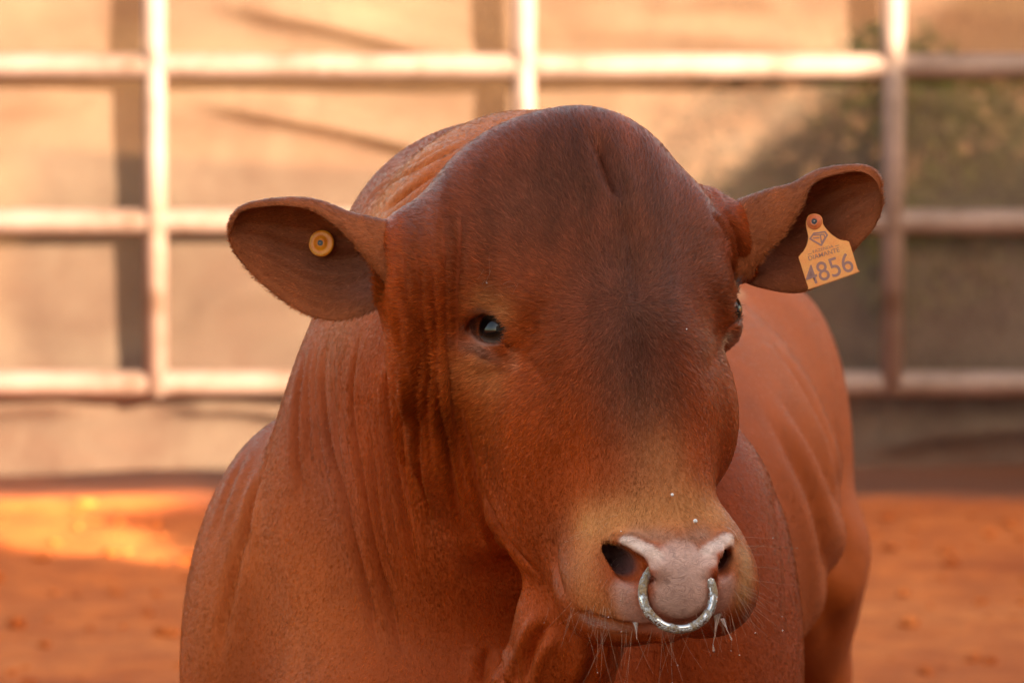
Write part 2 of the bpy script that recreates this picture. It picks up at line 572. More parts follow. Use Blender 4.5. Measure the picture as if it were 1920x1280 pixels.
class Field:
    def __init__(self, X, Y, Z):
        self.X, self.Y, self.Z = X, Y, Z
        self.V = np.full((len(X), len(Y), len(Z)), 0.5, np.float32)

    def _box(self, lo, hi):
        s = []
        for A, l, h in ((self.X, lo[0], hi[0]), (self.Y, lo[1], hi[1]), (self.Z, lo[2], hi[2])):
            i = max(0, int(np.searchsorted(A, l)) - 1)
            j = min(len(A), int(np.searchsorted(A, h)) + 1)
            s.append(slice(i, j))
        if any(k.stop <= k.start for k in s):
            return None
        return tuple(s)

    def _put(self, s, d, k, cut):
        v = self.V[s]
        if cut:
            d = -d
            h = np.maximum(k - np.abs(v - d), 0) / k
            self.V[s] = np.maximum(v, d) + h * h * (k * .25)
        else:
            h = np.maximum(k - np.abs(v - d), 0) / k
            self.V[s] = np.minimum(v, d) - h * h * (k * .25)

    def ell(self, c, r, k=.03, R=None, cut=False):
        c = np.asarray(c, float)
        r = np.asarray(r, float)
        R = np.eye(3) if R is None else np.asarray(R, float)      # rows: local axes
        ext = np.sqrt(((R * r[:, None]) ** 2).sum(0)) * 1.12 + k * 1.3 + .01
        s = self._box(c - ext, c + ext)
        if s is None:
            return
        x = self.X[s[0]][:, None, None] - c[0]
        y = self.Y[s[1]][None, :, None] - c[1]
        z = self.Z[s[2]][None, None, :] - c[2]
        k0 = 0
        k1 = 0
        for i in range(3):
            q = (R[i, 0] * x + R[i, 1] * y + R[i, 2] * z).astype(np.float32)
            k0 = k0 + (q / r[i]) ** 2
            k1 = k1 + (q / r[i] ** 2) ** 2
        k0 = np.sqrt(k0)
        d = k0 * (k0 - 1) / np.maximum(np.sqrt(k1), 1e-6)
        self._put(s, d.astype(np.float32), k, cut)

    def cone(self, a, b, ra, rb, k=.03, cut=False, squash=None):
        """rounded cone from a to b; squash=(direction, factor) flattens its section along a direction"""
        a = np.asarray(a, float)
        b = np.asarray(b, float)
        m = max(ra, rb) + k * 1.3 + .01
        s = self._box(np.minimum(a, b) - m, np.maximum(a, b) + m)
        if s is None:
            return
        x = (self.X[s[0]][:, None, None] - a[0]).astype(np.float32)
        y = (self.Y[s[1]][None, :, None] - a[1]).astype(np.float32)
        z = (self.Z[s[2]][None, None, :] - a[2]).astype(np.float32)
        ab = b - a
        t = np.clip((x * ab[0] + y * ab[1] + z * ab[2]) / (ab @ ab), 0, 1)
        dx, dy, dz = x - t * ab[0], y - t * ab[1], z - t * ab[2]
        q = dx * dx + dy * dy + dz * dz
        if squash is not None:
            n = np.asarray(squash[0], float)
            n = n / np.linalg.norm(n)
            e = dx * n[0] + dy * n[1] + dz * n[2]
            q = q + e * e * (squash[1] ** 2 - 1)
        d = np.sqrt(q) - (ra + (rb - ra) * t)
        self._put(s, d.astype(np.float32), k, cut)

    def path(self, pts, rs, k=.03, cut=False, squash=None):
        for i in range(len(pts) - 1):
            self.cone(pts[i], pts[i + 1], rs[i], rs[i + 1], k, cut, squash)

    def sample(self, p):
        p = np.atleast_2d(p)
        idx = []
        for A, c in ((self.X, p[:, 0]), (self.Y, p[:, 1]), (self.Z, p[:, 2])):
            i = np.clip(np.searchsorted(A, c) - 1, 0, len(A) - 2)
            idx.append((i, np.clip((c - A[i]) / (A[i + 1] - A[i]), 0, 1)))
        (i, u), (j, v), (k, w) = idx
        V = self.V
        o = 0
        for a in (0, 1):
            for b in (0, 1):
                for c in (0, 1):
                    o = o + V[i + a, j + b, k + c] * (u if a else 1 - u) * (v if b else 1 - v) * (w if c else 1 - w)
        return o

    def hit(self, px, py, y0=-.6, y1=2.6):
        """first surface point along the line of sight through a measured spot"""
        ys = np.arange(y0, y1, .0025)
        d = _F + (px - 960) / FPX * _R + (640 - py) / FPX * _U
        pts = CAM + d[None] * ((ys - CAM[1]) / d[1])[:, None]
        f = self.sample(pts)
        n = np.nonzero(f < 0)[0]
        if len(n) == 0:
            return None
        i = max(n[0], 1)
        t = f[i - 1] / (f[i - 1] - f[i] + 1e-9)
        return pts[i - 1] + (pts[i] - pts[i - 1]) * t

    def mesh(self):
        X, Y, Z, V = self.X, self.Y, self.Z, self.V
        S = V < 0
        nx, ny, nz = V.shape
        cs = (nx - 1, ny - 1, nz - 1)
        acc = {}
        mixed = np.zeros(cs, bool)
        base = S[:-1, :-1, :-1]
        for a in (0, 1):
            for b in (0, 1):
                for c in (0, 1):
                    mixed |= S[a:nx - 1 + a, b:ny - 1 + b, c:nz - 1 + c] != base
        ids = np.full(cs, -1, np.int32)
        n = int(mixed.sum())
        ids[mixed] = np.arange(n, dtype=np.int32)
        pos = np.zeros((n, 3))
        cnt = np.zeros(n)
        quads = []
        axes = (X, Y, Z)
        for ax in range(3):
            lo = [slice(None)] * 3
            hi = [slice(None)] * 3
            lo[ax] = slice(0, -1)
            hi[ax] = slice(1, None)
            e = S[tuple(lo)] != S[tuple(hi)]
            I = np.array(np.nonzero(e))
            J = I.copy()
            J[ax] += 1
            va, vb = V[tuple(I)], V[tuple(J)]
            t = va / (va - vb)
            p = np.stack([axes[d][I[d]] for d in range(3)], 1).astype(float)
            p[:, ax] += t * (axes[ax][J[ax]] - axes[ax][I[ax]])
            o1, o2 = (ax + 1) % 3, (ax + 2) % 3
            ok = (I[o1] > 0) & (I[o1] < cs[o1]) & (I[o2] > 0) & (I[o2] < cs[o2])
            I, p, va = I[:, ok], p[ok], va[ok]
            q = []
            for da, db in ((1, 1), (0, 1), (0, 0), (1, 0)):
                C = I.copy()
                C[o1] -= da
                C[o2] -= db
                k = ids[tuple(C)]
                np.add.at(pos, k, p)
                np.add.at(cnt, k, 1)
                q.append(k)
            q = np.stack(q, 1)
            q[va > 0] = q[va > 0][:, ::-1]
            quads.append(q)
        pos /= np.maximum(cnt, 1)[:, None]
        return pos, np.concatenate(quads)


# ------------------------------------------------------------------ the bull: head frame
YAW, TILT, ROLL = math.radians(21), math.radians(22), math.radians(3.0)
_fw = np.array([math.sin(YAW), -math.cos(YAW), 0])
_la = np.array([math.cos(YAW), math.sin(YAW), 0])
_up = np.array([0, 0, 1.0])
_la, _up = _la * math.cos(ROLL) + _up * math.sin(ROLL), _up * math.cos(ROLL) - _la * math.sin(ROLL)
E_A = _la
E_T = _fw * math.sin(TILT) - _up * math.cos(TILT)
E_N = _fw * math.cos(TILT) + _up * math.sin(TILT)
HR = np.stack([E_A, E_T, E_N])
HO = P(1207, 612, -0.06)


def H(a, t, n):
    return HO + a * E_A + t * E_T + n * E_N


def rotA(deg):
    """head-frame axes turned about the lateral axis"""
    c, s = math.cos(math.radians(deg)), math.sin(math.radians(deg))
    return np.stack([E_A, E_T * c + E_N * s, E_N * c - E_T * s])


def unit(v):
    return np.asarray(v, float) / np.linalg.norm(v)


EYES = {}
for _s in (-1, 1):
    _c = H(_s * .1300, -.036, -.094)
    _d = unit(E_A * _s * .80 + E_N * .58 - E_T * .02)
    _a = unit(E_T * .52 + E_N * .58 - E_A * _s * .42)        # towards the tear duct
    _a = unit(_a - _d * (_a @ _d))
    _u = np.cross(_d, _a) * (-_s)
    _u = _u if _u @ E_T < 0 or _u[2] > 0 else -_u
    EYES[_s] = (_c, _d, _a, _u)
EYE_R = .0250


def build_field():
    hf = .0025
    X = axis_pts(-.31, .285, hf, -.58, .72, hmax=.018)
    Y = axis_pts(-.30, .16, hf, -.42, 2.75, hmax=.012)
    Z = axis_pts(.76, 1.40, hf, -.02, 1.46, hmax=.016)
    f = Field(X, Y, Z)
    # ---- trunk
    by = math.radians(9.5)
    bd = np.array([math.sin(by), math.cos(by), 0])       # from chest to rump
    bl = np.array([math.cos(by), -math.sin(by), 0])
    BR = np.stack([bl, bd, [0, 0, 1.0]])
    B0 = np.array([-.020, .55, 0])                       # between the shoulders, on the ground

    def B(s, l, z):
        return B0 + bd * s + bl * l + np.array([0, 0, z])
    f.ell(B(.10, 0, .80), (.27, .40, .40), .08, BR)      # chest
    f.ell(B(.75, 0, .78), (.335, .70, .34), .08, BR)     # barrel
    f.ell(B(1.38, 0, .84), (.265, .42, .30), .08, BR)    # hips
    f.ell(B(1.62, .16, .74), (.105, .20, .28), .06, BR)  # thighs
    f.ell(B(1.62, -.16, .74), (.105, .20, .28), .06, BR)
    f.ell(B(.16, .02, 1.08), (.15, .30, .215), .08, BR)  # withers and hump
    f.ell(B(.02, -.27, .66), (.122, .20, .29), .10, BR)  # shoulder blades
    f.ell(B(.02, .26, .67), (.115, .20, .29), .10, BR)
    f.ell(B(-.20, -.02, .62), (.21, .18, .22), .08, BR)  # brisket
    # legs
    for s, l in ((-.03, -.21), (-.03, .21)):
        f.path([B(s, l, .62), B(s - .03, l * .98, .38), B(s, l * .96, .20), B(s + .02, l * .96, .05)], [.11, .062, .05, .062], .05)
    for s, l in ((1.66, -.17), (1.66, .17)):
        f.path([B(s - .10, l, .62), B(s + .10, l, .42), B(s + .06, l, .18), B(s + .02, l, .05)], [.13, .07, .052, .062], .05)
    f.path([B(1.80, 0, 1.03), B(1.88, 0, .93), B(1.90, 0, .55), B(1.88, 0, .32)], [.05, .035, .02, .04], .03)   # tail
    # ---- neck
    f.path([P(938, 540, .56), P(1000, 510, .34), P(1075, 480, .12)], [.206, .175, .125], .07)
    f.path([P(890, 745, .46), P(965, 710, .28), P(1040, 660, .10)], [.209, .18, .12], .07)
    f.path([P(840, 1010, .42), P(935, 925, .29), P(1060, 860, .14)], [.20, .150, .085], .07)
    # dewlap
    f.path([P(1075, 1060, .03), P(1070, 1180, .05), P(1030, 1320, .10), P(960, 1480, .18)], [.045, .050, .055, .075], .06)
    f.ell(P(660, 880, .46), (.070, .10, .12), .08)       # where neck runs into shoulder
    # ---- skull
    f.ell(H(0, -.120, -.118), (.136, .160, .120), .05, HR)           # cranium
    f.ell(H(0, -.209, -.130), (.085, .070, .085), .06, HR)           # poll
    f.ell(H(0, .030, -.100), (.112, .16, .098), .05, HR)             # mid face
    for s in (-1, 1):
        f.ell(H(s * .106, -.115, -.105), (.040, .070, .070), .04, HR)   # temples
        f.ell(H(s * .106, -.062, -.078), (.034, .036, .042), .03, HR)   # brows
        f.ell(H(s * (.094 if s < 0 else .075), .078 if s < 0 else .058, -.168), (.057, .140 if s < 0 else .115, .100), .04, rotA(-12))  # cheeks
        f.ell(H(s * (.102 if s < 0 else .094), .075, -.120), (.036, .065, .045), .04, rotA(-10))  # cheek bones
        f.ell(H(s * (.045 if s < 0 else .050), .286, -.075), (.047, .050, .055), .03, HR)     # muzzle wings
        f.ell(H(s * .067, .272, -.115), (.044, .047, .054), .045, HR)     # upper lip sides
        f.ell(H(s * (.056 if s < 0 else .050), .205 if s < 0 else .222, -.120), (.036, .075 if s < 0 else .060, .055), .05, HR)     # behind the lips
    f.cone(H(0, .02, -.075), H(0, .24, -.060), .078, .052, .05)      # bridge
    f.ell(H(.054, .248, -.078), (.032, .042, .045), .03, HR)         # flare above the far nostril
    f.ell(H(0, .276, -.070), (.076, .057, .066), .03, HR)            # muzzle
    f.cone(H(0, .10, -.215), H(0, .236, -.148), .065, .031, .04)     # lower jaw
    # ear stalks, skin hanging from the left one
    f.path([P(815, 478, .042), P(825, 570, .032), P(835, 700, .045), P(865, 850, .085), P(905, 980, .12)], [.055, .050, .046, .038, .028], .06)
    f.path([P(868, 480, .03), P(795, 490, .042)], [.070, .046], .05)
    f.ell(P(955, 370, .07), (.07, .07, .065), .06)
    f.path([P(690, 510, .015), P(745, 500, .035), P(800, 490, .050)], [.034, .030, .012], .006, cut=True)
    f.path([P(1320, 450, .16), P(1378, 455, .172)], [.060, .046], .03)
    f.path([P(1470, 465, .145), P(1425, 465, .165), P(1372, 460, .178)], [.036, .032, .012], .006, cut=True)
    # ---- eyes
    for s in (-1, 1):
        c, d, a, u = EYES[s]
        R = np.stack([a, u, d])
        f.ell(c - d * .010, (.036, .032, .030), .025, R)
        f.ell(c + d * .013, (.0310, .0265, .0155), .012, R)
        f.ell(c + u * .0205 + d * .015, (.031, .0075, .016), .006, R)
        f.ell(c + u * .034 + d * .006, (.034, .010, .018), .010, R)      # hooding brow skin      # upper lid fold
        f.ell(c - u * .028 + d * .002, (.029, .010, .015), .010, R)      # bag under the eye
        f.ell(c + d * .028 - u * .001, (.0235, .0160, .019), .004, R, cut=True)     # slit
        f.cone(c + a * .014 + d * .020 - u * .003, c + a * .030 + d * .014 - u * .010, .006, .003, .006, cut=True)
    # ---- nose and mouth, measured on the muzzle
    n_in = unit(-E_N - E_T * .55)
    pad = f.hit(1281, 1085)
    f.ell(pad + n_in * .014, (.040, .048, .026), .018, HR)
    q = [f.hit(*p) for p in ((1163, 1012), (1192, 1022), (1222, 1042), (1235, 1068))]
    f.path([p + n_in * .003 for p in q], [.0075, .010, .011, .012], .010)
    q = [f.hit(*p) for p in ((1368, 1006), (1352, 1020), (1338, 1042), (1330, 1068))]
    f.path([p + n_in * .003 for p in q], [.006, .008, .010, .011], .010)
    for p0, p1, w in (((1186, 1066), (1166, 1044), 1.0), ((1357, 1062), (1366, 1046), .72)):
        a, b = f.hit(*p0), f.hit(*p1)
        f.cone(a - n_in * .004, a + n_in * .075, .0175 * w, .010, .008, cut=True)
        f.cone(b - n_in * .003, b + n_in * .060, .012 * w, .008, .007, cut=True)
    for p0, w in (((1228, 1085), 1.0), ((1331, 1085), .8)):                # where the ring passes
        a = f.hit(*p0)
        f.cone(a + n_in * .010, a + n_in * .03, .006, .006, .006, cut=True)
    # lips
    lip = [(1088, 1150), (1110, 1160), (1140, 1168), (1180, 1174), (1220, 1176), (1260, 1176), (1300, 1170), (1340, 1158)]
    q = [f.hit(*p) for p in lip]
    f.path([p + n_in * .002 for p in q if p is not None], [.0035, .006, .0055, .004, .004, .004, .004, .003], .006, cut=True)
    f.path([P(1130, 1166, q[2][1] + .034), P(1180, 1176, q[3][1] + .028), P(1250, 1176, q[4][1] + .026), P(1315, 1163, q[5][1] + .034)], [.011, .016, .016, .011], .006)
    return f


def curve(pts, n):
    """n evenly spaced samples on a Catmull-Rom curve through pts"""
    p = np.asarray(pts, float)
    p = np.vstack([2 * p[0] - p[1], p, 2 * p[-1] - p[-2]])
    out = []
    for i in range(1, len(p) - 2):
        t = np.linspace(0, 1, 24, endpoint=False)[:, None]
        a, b, c, d = p[i - 1:i + 3]
        out.append(.5 * (2 * b + (c - a) * t + (2 * a - 5 * b + 4 * c - d) * t ** 2 + (3 * b - a - 3 * c + d) * t ** 3))
    o = np.vstack(out + [p[-2:-1]])
    L = np.r_[0, np.cumsum(np.linalg.norm(np.diff(o, axis=0), axis=1))]
    return np.stack([np.interp(np.linspace(0, L[-1], n), L, o[:, k]) for k in range(o.shape[1])], 1)


def near_line(pos, line, reach):
    """distance from each vertex to a 3D polyline, and the place along it (0..1); far ones stay at reach"""
    line = np.asarray(line)
    d = np.full(len(pos), reach)
    s = np.zeros(len(pos))
    lo, hi = line.min(0) - reach, line.max(0) + reach
    idx = np.nonzero(((pos > lo) & (pos < hi)).all(1))[0]
    p = pos[idx]
    bd = np.full(len(idx), reach)
    bs = np.zeros(len(idx))
    m = len(line) - 1
    for i in range(m):
        a, b = line[i], line[i + 1]
        ab = b - a
        t = np.clip(((p - a) @ ab) / max(ab @ ab, 1e-12), 0, 1)
        e = np.linalg.norm(p - a - t[:, None] * ab, axis=1)
        w = e < bd
        bd[w] = e[w]
        bs[w] = (i + t[w]) / m
    d[idx] = bd
    s[idx] = bs
    return d, s


def vert_normals(pos, q):
    n = np.cross(pos[q[:, 2]] - pos[q[:, 0]], pos[q[:, 3]] - pos[q[:, 1]])
    v = np.zeros_like(pos)
    for k in range(4):
        np.add.at(v, q[:, k], n)
    return v / np.maximum(np.linalg.norm(v, axis=1), 1e-12)[:, None]


def relax(pos, q, it, lam=.5):
    n = len(pos)
    e = np.concatenate([q[:, [0, 1]], q[:, [1, 2]], q[:, [2, 3]], q[:, [3, 0]]])
    deg = np.bincount(e[:, 0], minlength=n).astype(float)[:, None]
    for k in range(it):
        for l in (lam, -lam * 1.04):
            s = np.stack([np.bincount(e[:, 0], weights=pos[e[:, 1], c], minlength=n) for c in range(3)], 1)
            pos = pos + l * (s / np.maximum(deg, 1) - pos)
    return pos


# ------------------------------------------------------------------ skin folds: (measured line, depth, half width, swelling beside it)
FOLDS = [
    ([(619, 600), (605, 706), (613, 802), (635, 897), (661, 1004), (693, 1142), (715, 1250)], .011, .0050, .003),
    ([(682, 605), (661, 696), (661, 786), (680, 908), (704, 1041), (735, 1152), (767, 1259)], .012, .0050, .003),
    ([(576, 640), (558, 749), (555, 855), (570, 960)], .008, .0050, .002),
    ([(730, 610), (725, 706), (735, 840), (760, 980), (800, 1120)], .008, .0050, .002),
    ([(756, 440), (761, 500), (765, 570), (786, 642), (781, 759), (783, 866), (799, 945), (805, 1040)], .012, .0050, .0015),
    ([(783, 430), (784, 480), (790, 570), (800, 640), (803, 760), (815, 880)], .009, .0045, .001),
    ([(808, 410), (812, 470), (815, 560), (822, 640), (823, 749), (842, 844), (858, 940), (879, 1004)], .011, .0045, .001),
    ([(838, 375), (836, 450), (838, 540), (840, 640), (850, 760), (870, 880), (905, 985)], .008, .0045, .001),
    ([(862, 360), (868, 430), (862, 540), (862, 640), (866, 720)], .005, .0045, .0005),
    ([(866, 720), (874, 800), (888, 885), (905, 945), (940, 1020), (985, 1075)], .010, .0060, .005),
    ([(884, 820), (900, 890), (925, 960), (965, 1030), (1020, 1088)], .006, .0050, .003),
    ([(523, 791), (481, 919), (443, 1057), (419, 1174), (412, 1270)], .009, .0060, .002),
    ([(495, 850), (470, 960), (462, 1090)], .004, .0050, .002),
    ([(470, 830), (425, 930), (395, 1030)], .004, .0060, .002),
    ([(684, 391), (725, 352), (806, 304), (908, 255), (965, 238)], .004, .0045, .002),
    ([(712, 405), (766, 360), (847, 306), (915, 270)], .005, .0045, .002),
    ([(735, 420), (790, 372), (860, 322)], .005, .0045, .002),
    ([(670, 420), (700, 365), (770, 312), (850, 268)], .003, .0045, .002),
    # forehead
    ([(1118, 255), (1135, 310), (1150, 350), (1163, 388)], .011, .0070, .002),
    ([(1095, 330), (1110, 400), (1130, 470), (1155, 540)], .005, .0110, .0005),
    ([(1163, 388), (1180, 450), (1195, 540), (1190, 600)], .005, .0120, .0005),
    # beside the eye, under the lid
    ([(955, 640), (985, 668), (1010, 700), (1040, 740)], .002, .0140, 0),
    ([(885, 655), (905, 672), (935, 680)], .002, .0040, .001),
    ([(1355, 640), (1330, 680), (1310, 720)], .002, .0120, 0),
    # right ear base and throat
    ([(1352, 392), (1372, 430), (1386, 480), (1384, 530)], .005, .0050, .003),
    ([(1330, 400), (1352, 440), (1362, 490)], .004, .0050, .003),
    ([(985, 1290), (992, 1230), (1015, 1185), (1040, 1165)], .010, .0060, .006),
    ([(905, 1290), (915, 1210)], .006, .0060, .004),
    ([(940, 1290), (945, 1215)], .006, .0060, .004),
    ([(965, 1290), (972, 1225)], .005, .0050, .003),
    ([(1100, 1290), (1115, 1240), (1118, 1200)], .006, .0060, .004),
    # muzzle side
    ([(1046, 985), (1040, 1040), (1050, 1095), (1068, 1130)], .004, .0060, .001),
    # right shoulder and flank
    ([(1412, 740), (1470, 830), (1520, 930), (1545, 1040), (1556, 1160), (1552, 1270)], .009, .0180, .006),
    ([(1430, 620), (1490, 700), (1540, 800), (1570, 900), (1585, 1000)], .008, .0200, .005),
    ([(1440, 720), (1500, 800), (1550, 900), (1580, 1010), (1590, 1120)], .006, .0200, .004),
    ([(1430, 830), (1450, 930), (1470, 1040), (1478, 1150), (1475, 1270)], .003, .0150, .001),
]


_nk = [FOLDS[i][0] for i in (2, 0, 1, 3, 4, 6)]           # finer creases between the long neck folds
for _i in range(len(_nk) - 1):
    _a, _b = curve(_nk[_i], 9), curve(_nk[_i + 1], 9)
    for _t, _d in ((.33, .0045), (.66, .0035)):
        _o = int(rng.integers(0, 3))
        FOLDS.append((((_a * (1 - _t) + _b * _t) + rng.normal(size=(9, 2)) * 3)[_o:_o + 6].tolist(), _d, .0040, .001))


def build_ear(R, T, B, y_root, y_tip, lean, cup, roll):
    """a leaf-shaped cup of skin: R rolled front edge, T upper outline, B lower edge, all from root to tip"""
    n, m = 44, 34
    R, T, B = curve(R, n), curve(T, n), curve(B, n)
    u = np.linspace(0, 1, n)
    yc = y_root + (y_tip - y_root) * u
    rows = []
    for i in range(n):
        w = math.sin(math.pi * min(1, .12 + .88 * u[i]) * .98)
        yR = yc[i] - roll * (1 - u[i]) ** .8 * .9
        yT = yc[i]
        yM = yc[i] + cup * (w ** .7) * (1 - .55 * u[i])
        yB = yc[i] + lean * (1 - u[i] * .6)
        t1 = T[i] * .72 + B[i] * .28
        t2 = T[i] * .38 + B[i] * .62
        key = [P(*R[i], yR), P(*((R[i] * .35 + T[i] * .65)), yR * .62 + yT * .38 - .004 * (1 - u[i])), P(*T[i], yT), P(*t1, yM), P(*t2, yM * .85 + yB * .15), P(*B[i], yB)]
        rows.append(curve(key, m))
    g = np.array(rows)
    # inner ridges and slight flutter
    idx = np.arange(n * m).reshape(n, m)
    q = np.stack([idx[:-1, :-1], idx[1:, :-1], idx[1:, 1:], idx[:-1, 1:]], -1).reshape(-1, 4)
    pos = g.reshape(-1, 3)
    uv = np.stack(np.meshgrid(u, np.linspace(0, 1, m), indexing='ij'), -1).reshape(-1, 2)
    ridge = np.zeros(len(pos))
    for c, a in ((.42, -.0020), (.50, .0034), (.58, -.0026), (.67, .0034), (.76, -.0024), (.85, .0026), (.92, -.0012)):
        ridge += a * np.exp(-((uv[:, 1] - c - .03 * np.sin(uv[:, 0] * 5)) / .035) ** 2) * np.sin(np.clip(uv[:, 0] * 1.1, 0, 1) * math.pi)
    pos = pos + np.array([0, -1.0, 0]) * ridge[:, None]
    nrm = vert_normals(pos, q)
    if (nrm[:, 1].mean()) > 0:
        q = q[:, ::-1]
        nrm = -nrm
    rim = np.minimum(1, np.minimum(uv[:, 1], 1 - uv[:, 1]) * 14) * np.minimum(1, (1 - uv[:, 0]) * 14)
    th = (.0010 + .0022 * np.sqrt(np.clip(rim, 0, 1))) * (1 + 1.2 * (1 - uv[:, 0]))
    back = pos - nrm * th[:, None]
    k = len(pos)
    allp = np.vstack([pos, back])
    faces = [q, q[:, ::-1] + k]
    border = list(idx[0, :]) + list(idx[1:, -1]) + list(idx[-1, -2::-1]) + list(idx[-2:0:-1, 0])
    bq = [[border[i], border[(i + 1) % len(border)], border[(i + 1) % len(border)] + k, border[i] + k] for i in range(len(border))]
    bq = np.array(bq)
    e = allp[bq]
    faces.append(bq if True else bq[:, ::-1])
    return allp, np.vstack(faces), np.vstack([np.c_[uv, np.ones(k)], np.c_[uv, np.zeros(k)]])


EAR_L = dict(R=[(760, 545), (730, 538), (706, 512), (684, 486), (660, 456), (634, 430), (605, 408), (572, 392), (520, 387), (470, 393), (445, 407), (432, 440)],
             T=[(778, 430), (748, 427), (720, 422), (692, 416), (652, 407), (611, 391), (575, 382), (522, 381), (469, 388), (444, 402), (433, 424), (431, 442)],
             B=[(775, 548), (745, 560), (722, 570), (700, 580), (676, 590), (644, 598), (611, 598), (575, 588), (542, 570), (510, 546), (477, 517), (449, 483), (433, 452), (431, 444)],
             y_root=.045, y_tip=.015, lean=.004, cup=.048, roll=.050)
EAR_R = dict(R=[(1385, 525), (1408, 515), (1420, 497), (1439, 473), (1467, 444), (1492, 410), (1508, 378), (1518, 355), (1536, 338), (1575, 326), (1612, 322), (1640, 338), (1651, 366)],
             T=[(1358, 402), (1376, 390), (1406, 377), (1447, 363), (1488, 352), (1528, 331), (1569, 320), (1610, 317), (1634, 322), (1647, 338), (1652, 360)],
             B=[(1372, 515), (1392, 525), (1412, 534), (1447, 543), (1479, 548), (1508, 546), (1545, 528), (1575, 500), (1599, 472), (1620, 448), (1637, 428), (1648, 404), (1653, 378), (1652, 362)],
             y_root=.175, y_tip=.135, lean=.004, cup=.050, roll=.052)


def build_bull_mesh():
    f = build_field()
    pos, q = f.mesh()
    pos = relax(pos, q, 3)
    nrm = vert_normals(pos, q)
    disp = np.zeros(len(pos))
    for pts, dep, wid, swell in FOLDS:
        c = curve(pts, max(8, int(len(pts) * 5)))
        l = [f.hit(*p) for p in c]
        back = pts[0][1] < 425 and pts[0][0] < 740                 # the folds over the hump lie on the hump only
        l = [p for p in l if p is not None and (p[1] > .17 or not back)]
        if len(l) < 3:
            continue
        l = np.array(l)
        for _ in range(3):
            l[1:-1] = l[1:-1] * .4 + (l[:-2] + l[2:]) * .3
        d, s = near_line(pos, l, wid * 7)
        end = np.clip(np.minimum(s, 1 - s) * 3.2, 0, 1)
        end = end * end * (3 - 2 * end)
        face = np.clip(-nrm[:, 1] * 4 + .6, 0, 1) * (np.clip((pos[:, 1] - .13) / .05, 0, 1) if back else 1)
        dep = dep * (1.35 if wid < .0055 else 1.0)
        disp += face * end * (-dep * np.exp(-(d / wid) ** 1.4) + swell * np.exp(-((d - wid * 2.6) / (wid * 1.6)) ** 2))
    pos = pos + nrm * disp[:, None]
    pos = relax(pos, q, 1, .4)
    return f, pos, q


# ------------------------------------------------------------------ the bull
F_, pos, quads = build_bull_mesh()
n_body = len(pos)
ears = [build_ear(**EAR_L), build_ear(**EAR_R)]
ear_uv = [np.full((n_body, 3), -1.0)]
for a, b, c in ears:
    quads = np.vstack([quads, b + len(pos)])
    pos = np.vstack([pos, a])
    ear_uv.append(c)
ear_uv = np.vstack(ear_uv)
is_ear = ear_uv[:, 0] >= 0
nrm = vert_normals(pos, quads)


def L3(*pts):
    return np.array([p for p in (F_.hit(*q) for q in pts) if p is not None])


def glow(pts, r, p=None, power=2.0):
    """soft weight 0..1 by distance from a line of measured landmarks on the skin"""
    p = pos if p is None else p
    l = L3(*pts)
    if len(l) == 1:
        d = np.linalg.norm(p - l[0], axis=1)
    else:
        d, _ = near_line(p, l, r * 3)
    return np.exp(-(d / r) ** power)


def paint(c, w, col):
    return c + (np.array(col) - c) * w[:, None]


COAT = np.array([.455, .066, .009])
col = np.tile(COAT, (len(pos), 1))
zz = pos[:, 2]
yy = pos[:, 1]
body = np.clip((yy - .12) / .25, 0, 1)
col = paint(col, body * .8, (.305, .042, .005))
col = paint(col, glow([(380, 1150), (470, 1000), (560, 1150)], .13) * .7, (.58, .116, .020))  # light on the left chest put into the coat colour
col = paint(col, np.clip((yy - .75) / .4, 0, 1) * .9, (.47, .092, .014))
col = paint(col, glow([(900, 240), (800, 290), (720, 400)], .15) * body * .8, (.82, .225, .058))  # skylight on the hump painted as a paler coat
# dark face: forehead, between the eyes, down the bridge
col = paint(col, glow([(980, 380), (1070, 300), (1150, 320), (1290, 450), (1200, 520)], .110) * .9, (.170, .047, .026))
col = paint(col, glow([(1130, 380), (1190, 600), (1200, 700)], .060) * .55, (.115, .036, .024))
col = paint(col, glow([(1180, 640), (1205, 740)], .045) * .6, (.092, .035, .027))
col = paint(col, glow([(1215, 780), (1225, 880)], .045) * .45, (.25, .085, .040))
# foxy sides of the face
col = paint(col, glow([(880, 700), (890, 760)], .045) * .35, (.48, .13, .03))
col = paint(col, glow([(915, 568), (945, 585)], .018) * .55, (.64, .25, .09))
col = paint(col, glow([(900, 690), (925, 705)], .026) * .40, (.66, .26, .10))
col = paint(col, glow([(968, 655), (975, 685)], .005) * .25, (.55, .33, .2))
col = paint(col, glow([(1358, 632), (1352, 655)], .006) * .7, (0.750, 0.528, 0.352))
col = paint(col, glow([(1385, 545), (1380, 535)], .012) * .6, (0.672, 0.352, 0.176))
# tan muzzle
col = paint(col, glow([(1110, 985), (1200, 965), (1290, 955), (1345, 962)], .030) * .70, (.76, .31, .105))
col = paint(col, glow([(1240, 860), (1260, 930)], .034) * .55, (.56, .20, .070))
col = paint(col, glow([(1090, 1060), (1105, 1120), (1150, 1150)], .028) * .5, (.64, .24, .08))
col = paint(col, glow([(1395, 1040), (1395, 1110)], .020) * .75, (.70, .34, .14))
col = paint(col, glow([(1050, 1010), (1060, 1080)], .022) * .35, (.34, .10, .04))
naked = np.zeros(len(pos))
